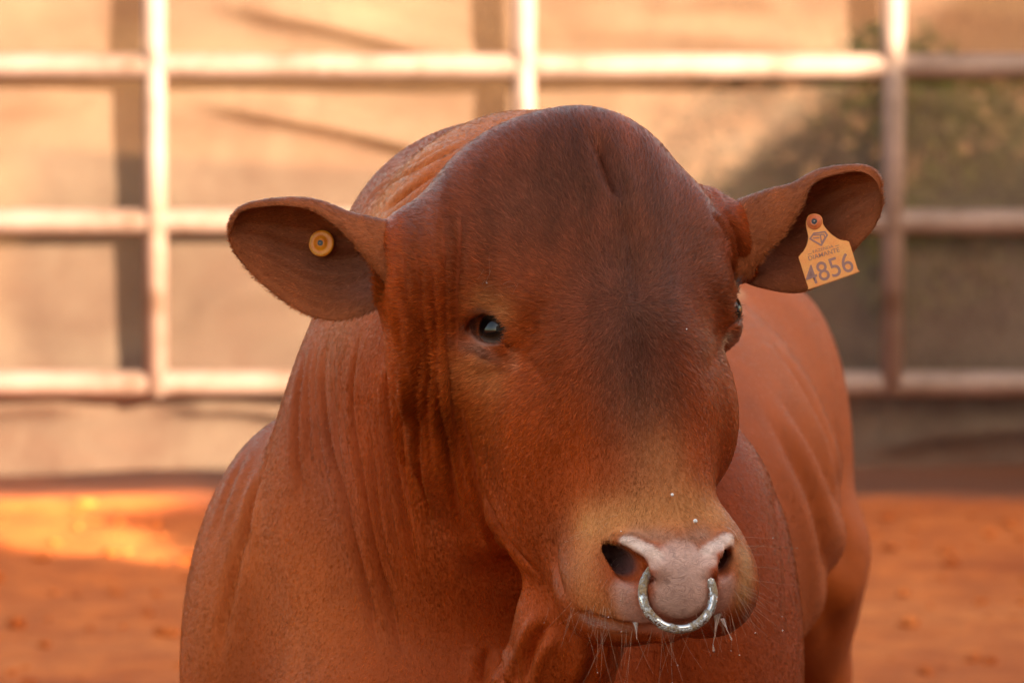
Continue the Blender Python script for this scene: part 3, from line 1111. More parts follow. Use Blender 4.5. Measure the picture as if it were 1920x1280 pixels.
# pink nose leather
pad = np.maximum.reduce([glow([(1170, 1014), (1200, 1024), (1232, 1042)], .0088, power=8), glow([(1370, 1008), (1350, 1018), (1325, 1036)], .0088, power=8),
                         glow([(1280, 1060), (1281, 1090), (1280, 1118)], .032, power=9), glow([(1235, 1050), (1325, 1046)], .013, power=8), glow([(1250, 1130), (1310, 1128)], .018, power=4)])
topline = glow([(1245, 1000), (1275, 1010), (1310, 998)], .014, power=3) * .8
col = paint(col, glow([(1190, 998), (1240, 1005), (1280, 1018), (1320, 1000)], .013) * .75, (0.432, 0.200, 0.120))
col = paint(col, pad * (1 - topline * .5), (.66, .37, .285))
col = paint(col, glow([(1272, 1090), (1275, 1125)], .026) * .65, (.38, .205, .155))
wing = np.maximum(glow([(1170, 1014), (1200, 1022), (1232, 1038)], .0080, power=3), glow([(1370, 1008), (1350, 1016), (1325, 1032)], .0080, power=3))
col = paint(col, wing * .8, (.86, .58, .46))
lips = glow([(1170, 1105), (1178, 1140), (1200, 1160), (1255, 1168), (1310, 1160), (1350, 1130), (1362, 1095)], .015, power=3)
col = paint(col, lips * .75 * (1 - pad * .5), (0.480, 0.245, 0.185))
naked = np.clip(np.maximum(pad, lips * .95), 0, 1)
# nostrils: moist skin, the shade of the holes painted in
for p, r in (((1186, 1066), .030), ((1168, 1044), .020), ((1358, 1058), .022)):
    w = glow([p], r, power=4)
    c0 = F_.hit(*p)
    deep = np.clip(((pos - L3((1281, 1085))[0]) @ (-unit(-E_N - E_T * .55)) * -1 - .004) / .012, 0, 1)
    inside = np.exp(-(np.linalg.norm(pos - (c0 + unit(-E_N - E_T * .55) * .02), axis=1) / .026) ** 4)
    k = np.clip(inside * 1.2, 0, 1) * (1 - pad)
    col = paint(col, k * .9, (0.120, 0.058, 0.054))
    naked = np.maximum(naked, k)
mouth = glow([(1090, 1158), (1112, 1168), (1140, 1176), (1180, 1182)], .008, power=3)
col = paint(col, mouth * .45, (0.056, 0.024, 0.019))
naked = np.maximum(naked, mouth)
# eye rims
for s in (-1, 1):
    c, d, a, u = EYES[s]
    q = pos - c
    ra, ru, rd = q @ a, q @ u, q @ d
    rim = np.exp(-((np.sqrt((ra / .0235) ** 2 + (ru / .0175) ** 2) - 1.0) / .16) ** 2) * (rd > 0) * (np.linalg.norm(q, axis=1) < .05)
    col = paint(col, rim * .8, (.120, .050, .038))
    low = np.exp(-((ra - .002) / .022) ** 2 - ((ru + .026) / .008) ** 2) * (rd > 0) * (np.linalg.norm(q, axis=1) < .06)
    col = paint(col, low * .6, (0.368, 0.240, 0.200))
    naked = np.maximum(naked, rim * .9)
# ears: darker cup, thin-haired
if is_ear.any():
    inner = is_ear & (ear_uv[:, 2] > .5)
    u_, v_ = ear_uv[:, 0], ear_uv[:, 1]
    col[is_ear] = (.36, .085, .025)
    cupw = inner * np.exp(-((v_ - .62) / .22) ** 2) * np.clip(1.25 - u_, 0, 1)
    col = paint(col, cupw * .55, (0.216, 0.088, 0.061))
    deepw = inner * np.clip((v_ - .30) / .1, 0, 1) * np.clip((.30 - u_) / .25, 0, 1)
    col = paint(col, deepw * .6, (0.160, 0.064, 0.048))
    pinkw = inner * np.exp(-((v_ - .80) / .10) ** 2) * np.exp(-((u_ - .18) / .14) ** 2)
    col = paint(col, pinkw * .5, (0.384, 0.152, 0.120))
jit = rng.normal(size=len(pos))
BASE = np.array([-.02, .55, 0])


def m_hide():
    k = Nodes('bull_hide')
    at = k.n('Attribute', attribute_name='coat_col')
    nk = k.n('Attribute', attribute_name='naked')
    co = k.n('TexCoord').outputs['Object']
    a = k.noise(14, 5, .6, co)
    b = k.noise(900, 2, .5, co)
    v = k.n('TexVoronoi', feature='DISTANCE_TO_EDGE')
    v.inputs['Scale'].default_value = 130
    mp = k.n('Mapping')
    mp.inputs['Scale'].default_value = (.5, .8, 1.7)
    wob = k.n('TexNoise')
    wob.inputs['Scale'].default_value = 60
    k.l(co, wob.inputs['Vector'])
    ad = k.n('Mix', data_type='VECTOR')
    ad.inputs[0].default_value = .03
    k.l(co, ad.inputs[4])
    k.l(wob.outputs['Color'], ad.inputs[5])
    k.l(ad.outputs[1], mp.inputs['Vector'])
    k.l(mp.outputs[0], v.inputs['Vector'])
    wr = k.noise(75, 3, .6, mp.outputs[0], .8)
    rid = k.n('Math', operation='SUBTRACT')
    k.l(wr, rid.inputs[0])
    rid.inputs[1].default_value = .5
    rab = k.n('Math', operation='ABSOLUTE')
    k.l(rid.outputs[0], rab.inputs[0])
    crack = k.mix(1.0, k.ramp(v.outputs['Distance'], [(0, (.45, .45, .45)), (.14, (1, 1, 1))]), k.ramp(rab.outputs[0], [(0, (.1, .1, .1)), (.07, (1, 1, 1))]), 'MULTIPLY')
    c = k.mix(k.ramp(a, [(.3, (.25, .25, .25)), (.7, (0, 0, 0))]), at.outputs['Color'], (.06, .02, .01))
    nkf = nk.outputs['Fac']
    pores = k.mix(k.ramp(k.noise(90, 3, .6, co), [(.35, (.12, .12, .12)), (.7, (.6, .6, .6))]), at.outputs['Color'], k.mix(crack, (.16, .075, .06), at.outputs['Color']))
    c = k.mix(nkf, c, pores)
    bm1 = k.bump(b, .25, .002)
    bm2 = k.bump(crack, .4, .0012)
    nm = k.n('Mix', data_type='VECTOR')
    k.l(nkf, nm.inputs[0])
    k.l(bm1, nm.inputs[4])
    k.l(bm2, nm.inputs[5])
    rg = k.n('MapRange')
    k.l(nkf, rg.inputs[0])
    rg.inputs[3].default_value = .75
    rg.inputs[4].default_value = .20
    return k.set(Base_Color=c, Roughness=rg.outputs[0], Normal=nm.outputs[1], Specular_IOR_Level=.25)


me = bpy.data.meshes.new('bull')
me.vertices.add(len(pos))
me.vertices.foreach_set('co', (pos - BASE).ravel())
me.loops.add(quads.size)
me.loops.foreach_set('vertex_index', quads.astype(np.int32).ravel())
me.polygons.add(len(quads))
me.polygons.foreach_set('loop_start', np.arange(0, quads.size, 4, dtype=np.int32))
me.polygons.foreach_set('use_smooth', np.ones(len(quads), bool))
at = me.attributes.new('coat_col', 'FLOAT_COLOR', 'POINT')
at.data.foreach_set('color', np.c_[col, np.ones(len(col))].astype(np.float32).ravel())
at = me.attributes.new('naked', 'FLOAT', 'POINT')
at.data.foreach_set('value', naked.astype(np.float32))
me.update(calc_edges=True)
me.validate()
bull = link('bull', me, m_hide(), loc=BASE)
tag(bull, 'red brown hornless bull facing the camera with a ring in its nose', 'bull')


# ---- coat of short hair
def sample_hair(n, weight, length, tilt, seed, keep=None):
    r = np.random.default_rng(seed)
    A, B_, C, D = (pos[quads[:, k]] for k in range(4))
    area = np.linalg.norm(np.cross(C - A, D - B_), axis=1) * .5
    ctr = (A + B_ + C + D) / 4
    fn = np.cross(C - A, D - B_)
    fn /= np.maximum(np.linalg.norm(fn, axis=1), 1e-12)[:, None]
    to_cam = CAM - ctr
    to_cam /= np.linalg.norm(to_cam, axis=1)[:, None]
    facing = np.clip(((fn * to_cam).sum(1) + .35) / .4, 0, 1)
    w = area * weight(ctr) * facing * (1 - naked[quads].mean(1)) ** 2
    fi = r.choice(len(quads), n, p=w / w.sum())
    u, v = r.random((2, n, 1))
    q = quads[fi]
    bil = [(1 - u) * (1 - v), u * (1 - v), u * v, (1 - u) * v]
    p = sum(b * pos[q[:, k]] for k, b in enumerate(bil))
    nn = sum(b * nrm[q[:, k]] for k, b in enumerate(bil))
    nn /= np.maximum(np.linalg.norm(nn, axis=1), 1e-9)[:, None]
    cc = sum(b * col[q[:, k]] for k, b in enumerate(bil))
    eu = is_ear[q[:, 0]]
    return p, nn, cc, eu, r


WHORL = F_.hit(1187, 597)
EAR_MID = [P(740, 480, .045), P(1400, 455, .17)]


def lay(p, eu):
    """which way the hair lies"""
    d = p - WHORL
    rr = np.linalg.norm(d, axis=1)
    head = d / (rr + .035)[:, None] + E_T * np.exp(-(rr / .05) ** 2)[:, None] * .55
    t = (p - HO) @ E_T
    down = np.clip((t - .10) / .12, 0, 1)[:, None]
    head = head * (1 - down) + E_T * down + E_A * down * (.5 * np.sign((p - HO) @ E_A))[:, None]
    bodyd = np.array([.10, .55, -.85])
    hw = np.clip((.17 - p[:, 1]) / .10, 0, 1)[:, None]
    o = head * hw + bodyd * (1 - hw)
    left = p[:, 0] < -.05
    e = np.where(left[:, None], p - EAR_MID[0], p - EAR_MID[1])
    e = e / np.maximum(np.linalg.norm(e, axis=1), 1e-6)[:, None]
    return np.where(eu[:, None], e, o)


def hair_object(name, n, weight, len_fn, tilt, radius, seed, parent, mat, segs=4, vary=.26):
    p, nn, cc, eu, r = sample_hair(n, weight, None, tilt, seed)
    d = lay(p, eu)
    d = d + r.normal(size=d.shape) * .22
    clump = np.sin(p[:, [0]] * 410 + np.sin(p[:, [2]] * 230) * 2) * np.cos(p[:, [2]] * 370 + p[:, [1]] * 190)
    side = np.cross(nn, d)
    d = d + side * clump * .28
    d -= nn * (d * nn).sum(1)[:, None]
    d /= np.maximum(np.linalg.norm(d, axis=1), 1e-9)[:, None]
    L = len_fn(p, eu) * r.uniform(.65, 1.25, len(p))
    fine = np.clip(L / .007, .75, 1.0)
    tl = tilt * r.uniform(.5, 1.6, len(p))
    ts = np.linspace(0, 1, segs)
    pts = np.empty((len(p), segs, 3))
    for i, t in enumerate(ts):
        lift = np.sin(tl) * L * t - .45 * np.sin(tl) * L * t * t
        pts[:, i] = p - nn * .0006 + d * (np.cos(tl) * L * t)[:, None] + nn * lift[:, None]
    hc = bpy.data.hair_curves.new(name)
    hc.add_curves([segs] * len(p))
    hc.attributes['position'].data.foreach_set('vector', (pts - BASE).astype(np.float32).ravel())
    ra = hc.attributes.get('radius') or hc.attributes.new('radius', 'FLOAT', 'POINT')
    taper = np.array([1, 1, .75, .15]) if segs == 4 else np.linspace(1, .15, segs)
    rad = (radius * fine * r.uniform(.7, 1.3, len(p)))[:, None] * taper[None]
    ra.data.foreach_set('value', rad.astype(np.float32).ravel())
    v = np.exp(r.normal(size=len(p)) * vary)[:, None]
    rs = np.random.default_rng(77)                       # streaky, uneven coat
    mott = np.zeros(len(p))
    for k in range(10):
        w = rs.normal(size=3) * np.array([75, 25, 11]) * (1.0 if k < 6 else 3.0)
        mott += np.sin(p @ w + rs.uniform(0, 6.3)) * (.10 if k < 6 else .05)
    v = v * np.exp(.62 * mott)[:, None]
    warm = r.normal(size=len(p))[:, None] * .05
    cc = np.clip(cc * v * np.array([1, 1, 1]) * (1 + warm * np.array([-.5, .5, 1])), .004, .9)
    ca = hc.attributes.new('hair_col', 'FLOAT_COLOR', 'CURVE')
    ca.data.foreach_set('color', np.c_[cc, np.ones(len(p))].astype(np.float32).ravel())
    sn = nn + d * .15 + r.normal(size=nn.shape) * .13
    sn /= np.linalg.norm(sn, axis=1)[:, None]
    na = hc.attributes.new('hair_nrm', 'FLOAT_VECTOR', 'CURVE')
    na.data.foreach_set('vector', sn.astype(np.float32).ravel())
    hc.materials.append(mat)
    o = bpy.data.objects.new(name, hc)
    COL.objects.link(o)
    o.parent = parent
    return o


def m_hair():
    k = Nodes('short_coat_hair')
    c = k.n('Attribute', attribute_name='hair_col')
    n = k.n('Attribute', attribute_name='hair_nrm')
    return k.set(Base_Color=c.outputs['Color'], Normal=n.outputs['Vector'], Roughness=.42, Specular_IOR_Level=.32, Specular_Tint=(1.0, .58, .38, 1))


MAT_HAIR = m_hair()


POLL = F_.hit(1080, 235)


def w_coat(c):
    head = np.clip((.22 - c[:, 1]) / .12, 0, 1)
    neck = np.clip((1.0 - c[:, 1]) / .5, 0, 1)
    return (head * 1.0 + neck * .45 + .05) * np.clip((c[:, 2] - .45) / .15, 0, 1)


def len_coat(p, eu):
    t = (p - HO) @ E_T
    a = np.where(t < .02, .0105, .0105 - .0055 * np.clip((t - .02) / .12, 0, 1))
    a = np.where(p[:, 1] > .15, .0056, a)
    a = a * (1 + .7 * np.exp(-(np.linalg.norm(p - POLL, axis=1) / .07) ** 2))
    return np.where(eu, .0060, a)


coat = hair_object('coat', HAIR_N, w_coat, len_coat, .30, .00024, 21, bull, MAT_HAIR)


# ---- eyes
def m_eye():
    k = Nodes('bull_eye')
    co = k.n('TexCoord').outputs['Object']
    ln = k.n('VectorMath', operation='LENGTH')
    mp = k.n('Mapping')
    mp.inputs['Scale'].default_value = (1, 1.5, 0)
    k.l(co, mp.inputs['Vector'])
    k.l(mp.outputs[0], ln.inputs[0])
    c = k.ramp(ln.outputs['Value'], [(0, (.002, .002, .003)), (.0118, (.003, .002, .002)), (.0128, (.022, .010, .005)), (.0175, (.030, .014, .007)), (.0185, (.012, .007, .006)), (.0215, (.20, .15, .13))])
    return k.set(Base_Color=c, Roughness=.015, Specular_IOR_Level=.5)


MAT_EYE = m_eye()
for s in (-1, 1):
    c, d, a, u = EYES[s]
    bm = bmesh.new()
    bmesh.ops.create_uvsphere(bm, u_segments=48, v_segments=32, radius=EYE_R)
    for v in bm.verts:                                    # the clear bulge over the iris
        t = max(0, v.co.z / EYE_R - .72) / .28
        v.co *= 1 + .07 * t * t * (3 - 2 * t)
    e = link('eye', from_bm('eye', bm), MAT_EYE, bull, loc=c + d * .0035 - BASE, smooth=True)
    ax = np.stack([a, np.cross(d, a), d], 1)
    e.rotation_euler = Matrix(ax.tolist()).to_euler()


# ---- loose strands: eyelashes and whiskers
def strands(name, roots, dirs, lens, rad, colour, bend, seed, parent, segs=6):
    r = np.random.default_rng(seed)
    roots, dirs = np.array(roots), np.array(dirs)
    dirs = dirs / np.linalg.norm(dirs, axis=1)[:, None]
    n = len(roots)
    lens = np.array(lens)
    sag = r.normal(size=(n, 3)) * bend[0] + np.array(bend[1])
    ts = np.linspace(0, 1, segs)
    pts = roots[:, None] + dirs[:, None] * (lens[:, None] * ts)[:, :, None] + sag[:, None] * (lens[:, None] * ts ** 2)[:, :, None]
    hc = bpy.data.hair_curves.new(name)
    hc.add_curves([segs] * n)
    hc.attributes['position'].data.foreach_set('vector', (pts - BASE).astype(np.float32).ravel())
    ra = hc.attributes.get('radius') or hc.attributes.new('radius', 'FLOAT', 'POINT')
    ra.data.foreach_set('value', (np.ones((n, 1)) * rad * np.linspace(1, .3, segs)[None]).astype(np.float32).ravel())
    k = Nodes(name)
    hc.materials.append(k.set(Base_Color=colour, Roughness=.4))
    o = bpy.data.objects.new(name, hc)
    COL.objects.link(o)
    o.parent = parent
    return o, pts


ro, di, le = [], [], []
for s in (-1, 1):
    c, d, a, u = EYES[s]
    for i in range(95):
        t = random.uniform(-1, .75)
        ro.append(c + a * t * .023 + u * (.0165 * math.sqrt(max(.05, 1 - t * t * .8)) + random.uniform(-.001, .002)) + d * (.0215 - .006 * t * t))
        di.append(d * .8 + u * random.uniform(-.05, .40) - a * (.7 + .6 * random.random()))
        le.append(random.uniform(.012, .024))
strands('eyelashes', ro, di, le, .00024, (.055, .022, .014), (.10, (0, 0, .25)), 3, bull)

ro, di, le = [], [], []


def wisk(px, py, n, sx, sy, d, ln, spread=.25):
    for i in range(n):
        h = F_.hit(px + random.gauss(0, sx), py + random.gauss(0, sy))
        if h is None or h[1] > .0:
            continue
        ro.append(h)
        di.append(np.array(d) + np.array([random.gauss(0, spread), random.gauss(0, spread), random.gauss(0, spread)]))
        le.append(random.uniform(*ln))


wisk(1110, 1142, 22, 26, 9, (-.15, -.5, -.9), (.018, .045))
wisk(1165, 1180, 14, 26, 5, (-.05, -.4, -1), (.025, .065))
wisk(1250, 1182, 13, 40, 4, (.05, -.3, -1), (.025, .060))
wisk(1345, 1148, 18, 22, 8, (.35, -.4, -.9), (.018, .05))
wisk(1388, 1105, 18, 6, 25, (.8, -.3, -.5), (.02, .055))
wisk(1388, 1040, 10, 5, 30, (.95, -.3, -.2), (.025, .065))
wisk(1380, 960, 5, 5, 12, (1, -.2, -.05), (.03, .055), .12)
wisk(1110, 985, 7, 25, 10, (-.8, -.6, -.15), (.02, .04))
wisk(1160, 1100, 16, 18, 30, (-.5, -.8, -.5), (.008, .018))
wisk(925, 540, 9, 18, 8, (.4, -.8, .6), (.015, .035))
whisk, wpts = strands('whiskers', ro, di, le, .00013, (.40, .22, .13), (.14, (0, 0, -.10)), 5, bull)


# ------------------------------------------------------------------ nose ring
def m_ring():
    k = Nodes('crusted_steel')
    co = k.n('TexCoord').outputs['Object']
    a = k.noise(70, 6, .65, co)
    b = k.noise(420, 3, .6, co)
    f = k.ramp(a, [(.46, (0, 0, 0)), (.56, (1, 1, 1))])
    c = k.mix(f, (.58, .56, .54), k.ramp(b, [(.3, (.16, .085, .04)), (.7, (.46, .32, .18))]))
    inv = k.n('Math', operation='SUBTRACT')
    inv.inputs[0].default_value = 1
    k.l(f, inv.inputs[1])
    rg = k.n('MapRange')
    k.l(f, rg.inputs[0])
    rg.inputs[3].default_value = .16
    rg.inputs[4].default_value = .85
    h = k.mix(f, (0, 0, 0), k.ramp(b, [(0, (.3, .3, .3)), (1, (1, 1, 1))]))
    return k.set(Base_Color=c, Metallic=inv.outputs[0], Roughness=rg.outputs[0], Normal=k.bump(h, .8, .002))


low = F_.hit(1271, 1158)
ring_c = P(1271, 1113, F_.hit(1206, 1112)[1] + .0015)
bm = bmesh.new()
NR, NT, RM, RT = 96, 20, .0392, .0053
vs = []
for i in range(NR):
    t = 2 * math.pi * i / NR
    row = []
    for j in range(NT):
        q = 2 * math.pi * j / NT
        row.append(bm.verts.new(((RM + RT * math.cos(q)) * math.cos(t), RT * math.sin(q), (RM + RT * math.cos(q)) * math.sin(t))))
    vs.append(row)
for i in range(NR):
    for j in range(NT):
        bm.faces.new((vs[i][j], vs[i][(j + 1) % NT], vs[(i + 1) % NR][(j + 1) % NT], vs[(i + 1) % NR][j]))
bmesh.ops.recalc_face_normals(bm, faces=bm.faces)
ring = link('nose_ring', from_bm('nose_ring', bm), m_ring(), loc=ring_c, smooth=True)
ring.rotation_euler = (math.radians(-20), math.radians(-3), math.radians(10))
tag(ring, "crusted steel ring hanging from the bull's pink nose", 'ring')


# ------------------------------------------------------------------ ear tags
def m_plastic(name, c0, c1, rough=.45, sss=.15):
    k = Nodes(name)
    co = k.n('TexCoord').outputs['Object']
    a = k.noise(60, 5, .65, co)
    b = k.noise(900, 2, .5, co)
    c = k.mix(.12, k.ramp(a, [(.35, c0), (.65, c1)]), k.ramp(b, [(.3, (.2, .06, .02)), (.7, (.9, .5, .2))]))
    return k.set(Base_Color=c, Roughness=rough, Subsurface_Weight=sss, Subsurface_Radius=(.004, .0015, .0005), Normal=k.bump(b, .15, .0006))


def ear_spot(k, px, py):
    """inner ear skin seen at a measured spot"""
    a, b, c = ears[k]
    inn = c[:, 2] > .5
    q = proj(a)
    d = np.hypot(q[:, 0] - px, q[:, 1] - py) + (~inn) * 1e3
    i = np.argsort(d)[:6]
    return a[i][np.argmax(a[i][:, 1])]


def lathe(bm, prof, seg, M):
    rings = []
    for r, z in prof:
        rings.append([bm.verts.new(M @ Vector((r * math.cos(2 * math.pi * i / seg), r * math.sin(2 * math.pi * i / seg), z))) for i in range(seg)])
    for a, b in zip(rings[:-1], rings[1:]):
        for i in range(seg):
            bm.faces.new((a[i], a[(i + 1) % seg], b[(i + 1) % seg], b[i]))
    bm.faces.new(rings[-1])
    bm.faces.new(rings[0][::-1])


def face_matrix(origin, zdir, xdir):
    z = unit(zdir)
    x = unit(np.asarray(xdir) - z * (np.asarray(xdir) @ z))
    y = np.cross(z, x)
    m = Matrix(np.stack([x, y, z], 1).tolist()).to_4x4()
    m.translation = Vector(origin)
    return m


AMBER = m_plastic('amber_tag_plastic', (.88, .20, .004), (.96, .33, .008), .38)
AMBER_HI = m_plastic('worn_amber_tag_edge', (.78, .36, .025), (.88, .46, .05), .45)
DARKHOLE = Nodes('tag_hole').set(Base_Color=(.012, .008, .007), Roughness=.3)
STEEL = Nodes('tag_pin').set(Base_Color=(.55, .53, .52), Metallic=1.0, Roughness=.25)

sp = ear_spot(0, 602, 456)
bt = P(602, 456, sp[1] - .010)
M = face_matrix(bt, (-.30, -.93, .18), (1, 0, 0))
root = bpy.data.objects.new('round_ear_tag', None)
COL.objects.link(root)
root.matrix_world = M
tag(root, "round amber button tag in the bull's ear on the photo's left", 'ear tag')
bm = bmesh.new()
R0 = .0150
lathe(bm, [(.004, -.009), (.004, -.0035), (R0 * .96, -.0030), (R0, -.0020), (R0, -.0006), (R0 * .97, .0003), (R0 * .74, .0007), (R0 * .68, .0003), (R0 * .50, .0010), (R0 * .42, .0026), (R0 * .30, .0036), (R0 * .24, .0036), (R0 * .21, .0022)], 48, Matrix.Identity(4))
bmesh.ops.recalc_face_normals(bm, faces=bm.faces)
disc = link('disc', from_bm('disc', bm), AMBER, root, smooth=True)
for i in range(15):                                     # worn raised marks round the edge
    t = math.radians(118 + i * 11.5)
    bm = bmesh.new()
    bmesh.ops.create_cube(bm, size=1, matrix=Matrix.Rotation(t, 4, 'Z') @ Matrix.Translation((R0 * .85, 0, .0008)) @ Matrix.Rotation(random.uniform(-.5, .5), 4, 'Z') @ Matrix.Diagonal((R0 * .17, R0 * random.uniform(.05, .11), .0010, 1)))
    link('raised_mark', from_bm('raised_mark', bm), AMBER_HI, disc)
bm = bmesh.new()
lathe(bm, [(R0 * .205, .0010), (R0 * .205, .0030), (R0 * .10, .0031)], 24, Matrix.Identity(4))
link('hole', from_bm('hole', bm), DARKHOLE, root)
bm = bmesh.new()
bmesh.ops.create_uvsphere(bm, u_segments=14, v_segments=8, radius=R0 * .075, matrix=Matrix.Translation((0, 0, .0031)))
link('pin', from_bm('pin', bm), STEEL, root, smooth=True)

# flag tag: outline measured round its own upright axis, hung from the button, tilted
ORANGE = m_plastic('orange_tag_plastic', (.97, .30, .055), (.98, .38, .085), .5, .2)
INK = Nodes('faded_tag_ink').set(Base_Color=(.36, .165, .13), Roughness=.7)
INK2 = Nodes('worn_tag_ink').set(Base_Color=(.40, .165, .11), Roughness=.7)
sp = ear_spot(1, 1527, 416)
tg = P(1527, 416, .134)
TILT_TAG = math.radians(19.5)
M = face_matrix(tg, (-.10, -.95, .24), (math.cos(TILT_TAG), 0, math.sin(TILT_TAG)))
root = bpy.data.objects.new('numbered_ear_tag', None)
COL.objects.link(root)
root.matrix_world = M
tag(root, "orange flag tag numbered 4856 hanging in the bull's ear on the right of the photo", 'ear tag')
MI = np.array(M.inverted())


def tag_xy(px, py):
    """measured spot -> position in the tag's own plane"""
    d = _F + (px - 960) / FPX * _R + (640 - py) / FPX * _U
    n = np.array(M)[:3, 2]
    p = CAM + d * (((np.array(M)[:3, 3] - CAM) @ n) / (d @ n))
    q = MI @ np.append(p, 1)
    return q[0], q[1]


half = [(1511, 416), (1511.5, 424), (1514, 436), (1515.5, 446), (1513, 458), (1507, 470), (1498.5, 480), (1498, 485), (1513, 532), (1516, 539), (1521, 541), (1605, 512), (1609, 506), (1607, 501), (1593, 456), (1588, 452), (1574, 449), (1560, 440), (1549, 429), (1543, 419), (1542, 410), (1538, 404), (1530, 401), (1520, 402), (1514, 407)]
out = curve(half + [half[0]], 110)[:-1]
xy = [tag_xy(*p) for p in out]
bm = bmesh.new()
fr = [bm.verts.new((x, y, .0008)) for x, y in xy]
bk = [bm.verts.new((x, y, -.0010)) for x, y in xy]
ff = bm.faces.new(fr)
bf = bm.faces.new(bk[::-1])
for i in range(len(fr)):
    j = (i + 1) % len(fr)
    bm.faces.new((fr[j], fr[i], bk[i], bk[j]))
bmesh.ops.recalc_face_normals(bm, faces=bm.faces)
bmesh.ops.bevel(bm, geom=[e for e in ff.edges], offset=.0006, segments=2, affect='EDGES')
bmesh.ops.triangulate(bm, faces=[f for f in bm.faces if len(f.verts) > 4])
link('plate', from_bm('plate', bm), ORANGE, root)
RED_O = m_plastic('deep_orange_button', (.62, .10, .022), (.74, .15, .035), .4)
bm = bmesh.new()
lathe(bm, [(.0035, -.040), (.0035, .0006), (.0088, .0008), (.0090, .0016), (.0082, .0022), (.0058, .0022), (.0052, .0034), (.0040, .0036), (.0034, .0030)], 36, Matrix.Identity(4))
bmesh.ops.recalc_face_normals(bm, faces=bm.faces)
link('button', from_bm('button', bm), RED_O, root, smooth=True)
bm = bmesh.new()
lathe(bm, [(.0033, .0018), (.0033, .0034), (.0015, .0035)], 20, Matrix.Identity(4))
link('hole', from_bm('hole', bm), DARKHOLE, root)
bm = bmesh.new()
bmesh.ops.create_uvsphere(bm, u_segments=12, v_segments=8, radius=.0011, matrix=Matrix.Translation((0, 0, .0035)))
link('pin', from_bm('pin', bm), STEEL, root, smooth=True)


def lettering(name, text, px0, py0, px1, py1, height_px, mat, bold, width_scale=None):
    """flat printed text whose baseline runs between two measured spots"""
    (x0, y0), (x1, y1) = tag_xy(px0, py0), tag_xy(px1, py1)
    cu = bpy.data.curves.new(name, 'FONT')
    cu.body = text
    cu.size = 1
    cu.fill_mode = 'FRONT'
    cu.offset = bold
    ob = bpy.data.objects.new(name, cu)
    COL.objects.link(ob)
    dg = bpy.context.evaluated_depsgraph_get()
    me = bpy.data.meshes.new_from_object(ob.evaluated_get(dg))
    bpy.data.objects.remove(ob)
    v = np.array([q.co[:] for q in me.vertices])
    lo, hi = v.min(0), v.max(0)
    L = math.hypot(x1 - x0, y1 - y0)
    hgt = height_px * (tg[1] - CAM[1]) / FPX
    a = math.atan2(y1 - y0, x1 - x0)
    u = (v[:, 0] - lo[0]) / (hi[0] - lo[0]) * L
    w = (v[:, 1] - lo[1]) / (hi[1] - lo[1]) * hgt
    out = np.stack([x0 + u * math.cos(a) - w * math.sin(a), y0 + u * math.sin(a) + w * math.cos(a), np.full(len(v), .00115)], 1)
    me.vertices.foreach_set('co', out.ravel())
    me.update()
    me.materials.clear()
    return link(name, me, mat, root)


lettering('number_print', '4856', 1516, 537, 1603, 507, 37, INK, .002)
lettering('name_print', 'DIAMANTE', 1517, 489, 1575, 472, 8.5, INK2, .004)
lettering('name_print', 'FAZENDA', 1525, 475, 1563, 464, 5.5, INK2, .004)


def stroke(name, pts, wpx, mat):
    w = wpx * (tg[1] - CAM[1]) / FPX / 2
    q = np.array([tag_xy(*p) for p in pts])
    V, Fc = [], []
    for a, b in zip(q[:-1], q[1:]):
        d = unit(b - a)
        n = np.array([-d[1], d[0]]) * w
        o = len(V)
        V += [(*(a - d * w * .6 + n), .00115), (*(a - d * w * .6 - n), .00115), (*(b + d * w * .6 - n), .00115), (*(b + d * w * .6 + n), .00115)]
        Fc.append([o, o + 1, o + 2, o + 3])
    for i, v in enumerate(V):
        V[i] = (v[0], v[1], .00115 + .00002 * (i // 4))
    return link(name, from_np(name, V, Fc), mat, root)


stroke('emblem', [(1519, 448), (1526, 438), (1547, 435), (1551, 441), (1540, 460), (1519, 448)], 3.0, INK)
stroke('emblem', [(1526, 441), (1536, 441)], 2.2, INK)
stroke('emblem', [(1525, 447), (1536, 446)], 2.2, INK)
stroke('emblem', [(1538, 440), (1541, 458)], 2.2, INK)
stroke('emblem', [(1538, 440), (1545, 440), (1547, 446), (1541, 455)], 2.2, INK)
stroke('rule_print', [(1515, 477.5), (1522, 475.5)], 1.0, INK2)
stroke('rule_print', [(1566, 462), (1573, 460)], 1.0, INK2)


# ------------------------------------------------------------------ slaver on the lips, specks on the nose
def m_foam():
    k = Nodes('slaver')
    return k.set(Base_Color=(.72, .52, .44), Roughness=.12, Transmission_Weight=.55, Subsurface_Weight=.2, Subsurface_Radius=(.004, .002, .001), Specular_IOR_Level=.6)


MAT_FOAM = m_foam()


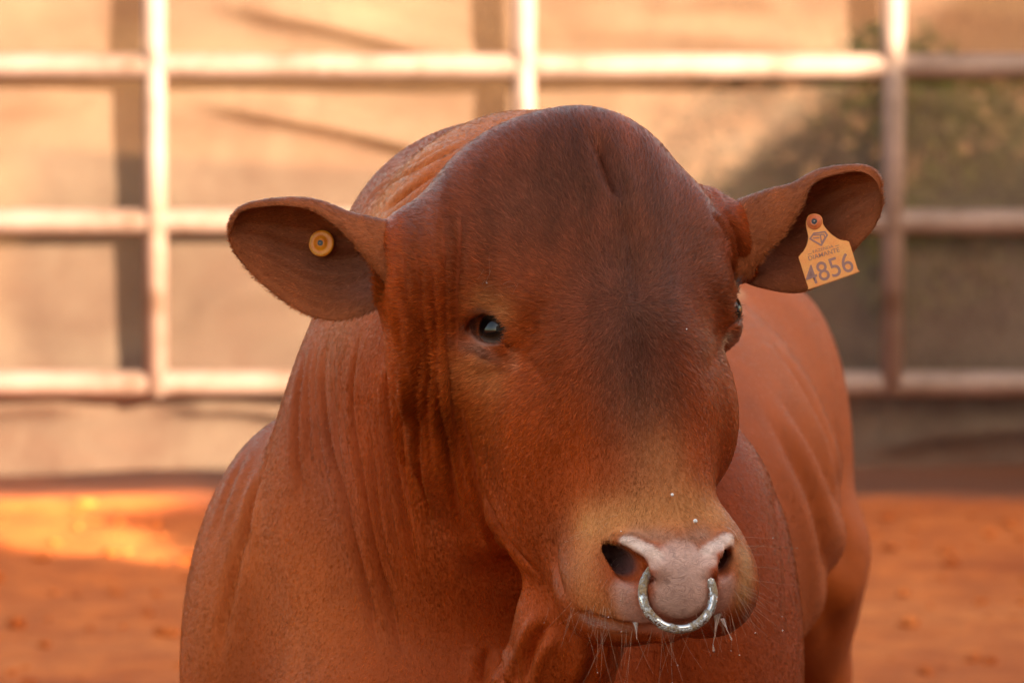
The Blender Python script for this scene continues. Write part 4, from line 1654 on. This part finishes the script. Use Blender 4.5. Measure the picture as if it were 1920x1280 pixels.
def drip(pts, rads):
    """a hanging string of slaver"""
    bm = bmesh.new()
    c = curve([(*p, r) for p, r in zip(pts, rads)], 22)
    rings = []
    for q in c:
        rings.append([bm.verts.new(Vector(q[:3]) + Vector((math.cos(t), math.sin(t) * .7, 0)) * max(q[3], .0002)) for t in np.linspace(0, 2 * math.pi, 10, endpoint=False)])
    for a, b in zip(rings[:-1], rings[1:]):
        for i in range(10):
            bm.faces.new((a[i], b[i], b[(i + 1) % 10], a[(i + 1) % 10]))
    bm.faces.new(rings[0])
    bm.faces.new(rings[-1][::-1])
    bmesh.ops.recalc_face_normals(bm, faces=bm.faces)
    for v in bm.verts:
        v.co -= Vector(BASE)
    return link('slaver', from_bm('slaver', bm), MAT_FOAM, bull, smooth=True)


def lipy(px, py):
    h = F_.hit(px, py)
    return (h[1] if h is not None else low[1])


yl = lipy(1193, 1166) - .001
drip([P(1191, 1154, yl + .008), P(1192, 1169, yl + .002), P(1193, 1179, yl - .001), P(1193.5, 1188, yl - .001), P(1194, 1198, yl - .001)], [.007, .0030, .0013, .0008, .0005])
yl = lipy(1342, 1150) - .001
drip([P(1346, 1140, yl + .008), P(1344, 1160, yl + .003), P(1342, 1178, yl - .001), P(1340, 1192, yl - .001), P(1337, 1206, yl - .001), P(1338, 1217, yl - .001), P(1339, 1222, yl - .001)], [.007, .0032, .0014, .0007, .0004, .0014, .0009])
drip([P(1353, 1158, yl + .004), P(1361, 1175, yl), P(1368, 1190, yl), P(1371, 1197, yl), P(1372, 1200, yl)], [.003, .0012, .0005, .0012, .0006])
MAT_SPECK = Nodes('pale_speck').set(Base_Color=(.85, .80, .76), Roughness=.6)
for px, py, r in ((1257, 930, .0019), (1300, 979, .0024), (1284, 620, .0008), (1161, 998, .0007)):
    h = F_.hit(px, py)
    bm = bmesh.new()
    bmesh.ops.create_icosphere(bm, subdivisions=2, radius=r)
    for v in bm.verts:
        v.co *= random.uniform(.8, 1.15)
    link('speck', from_bm('speck', bm), MAT_SPECK, bull, loc=h - BASE - unit(E_N) * -.006, smooth=True)
rr = random.Random(2)
for i in range(16):                                     # droplets at whisker tips
    k = rr.randrange(len(wpts))
    bm = bmesh.new()
    bmesh.ops.create_icosphere(bm, subdivisions=1, radius=rr.uniform(.0006, .0011))
    link('droplet', from_bm('droplet', bm), MAT_FOAM, bull, loc=wpts[k][-1] - BASE, smooth=True)
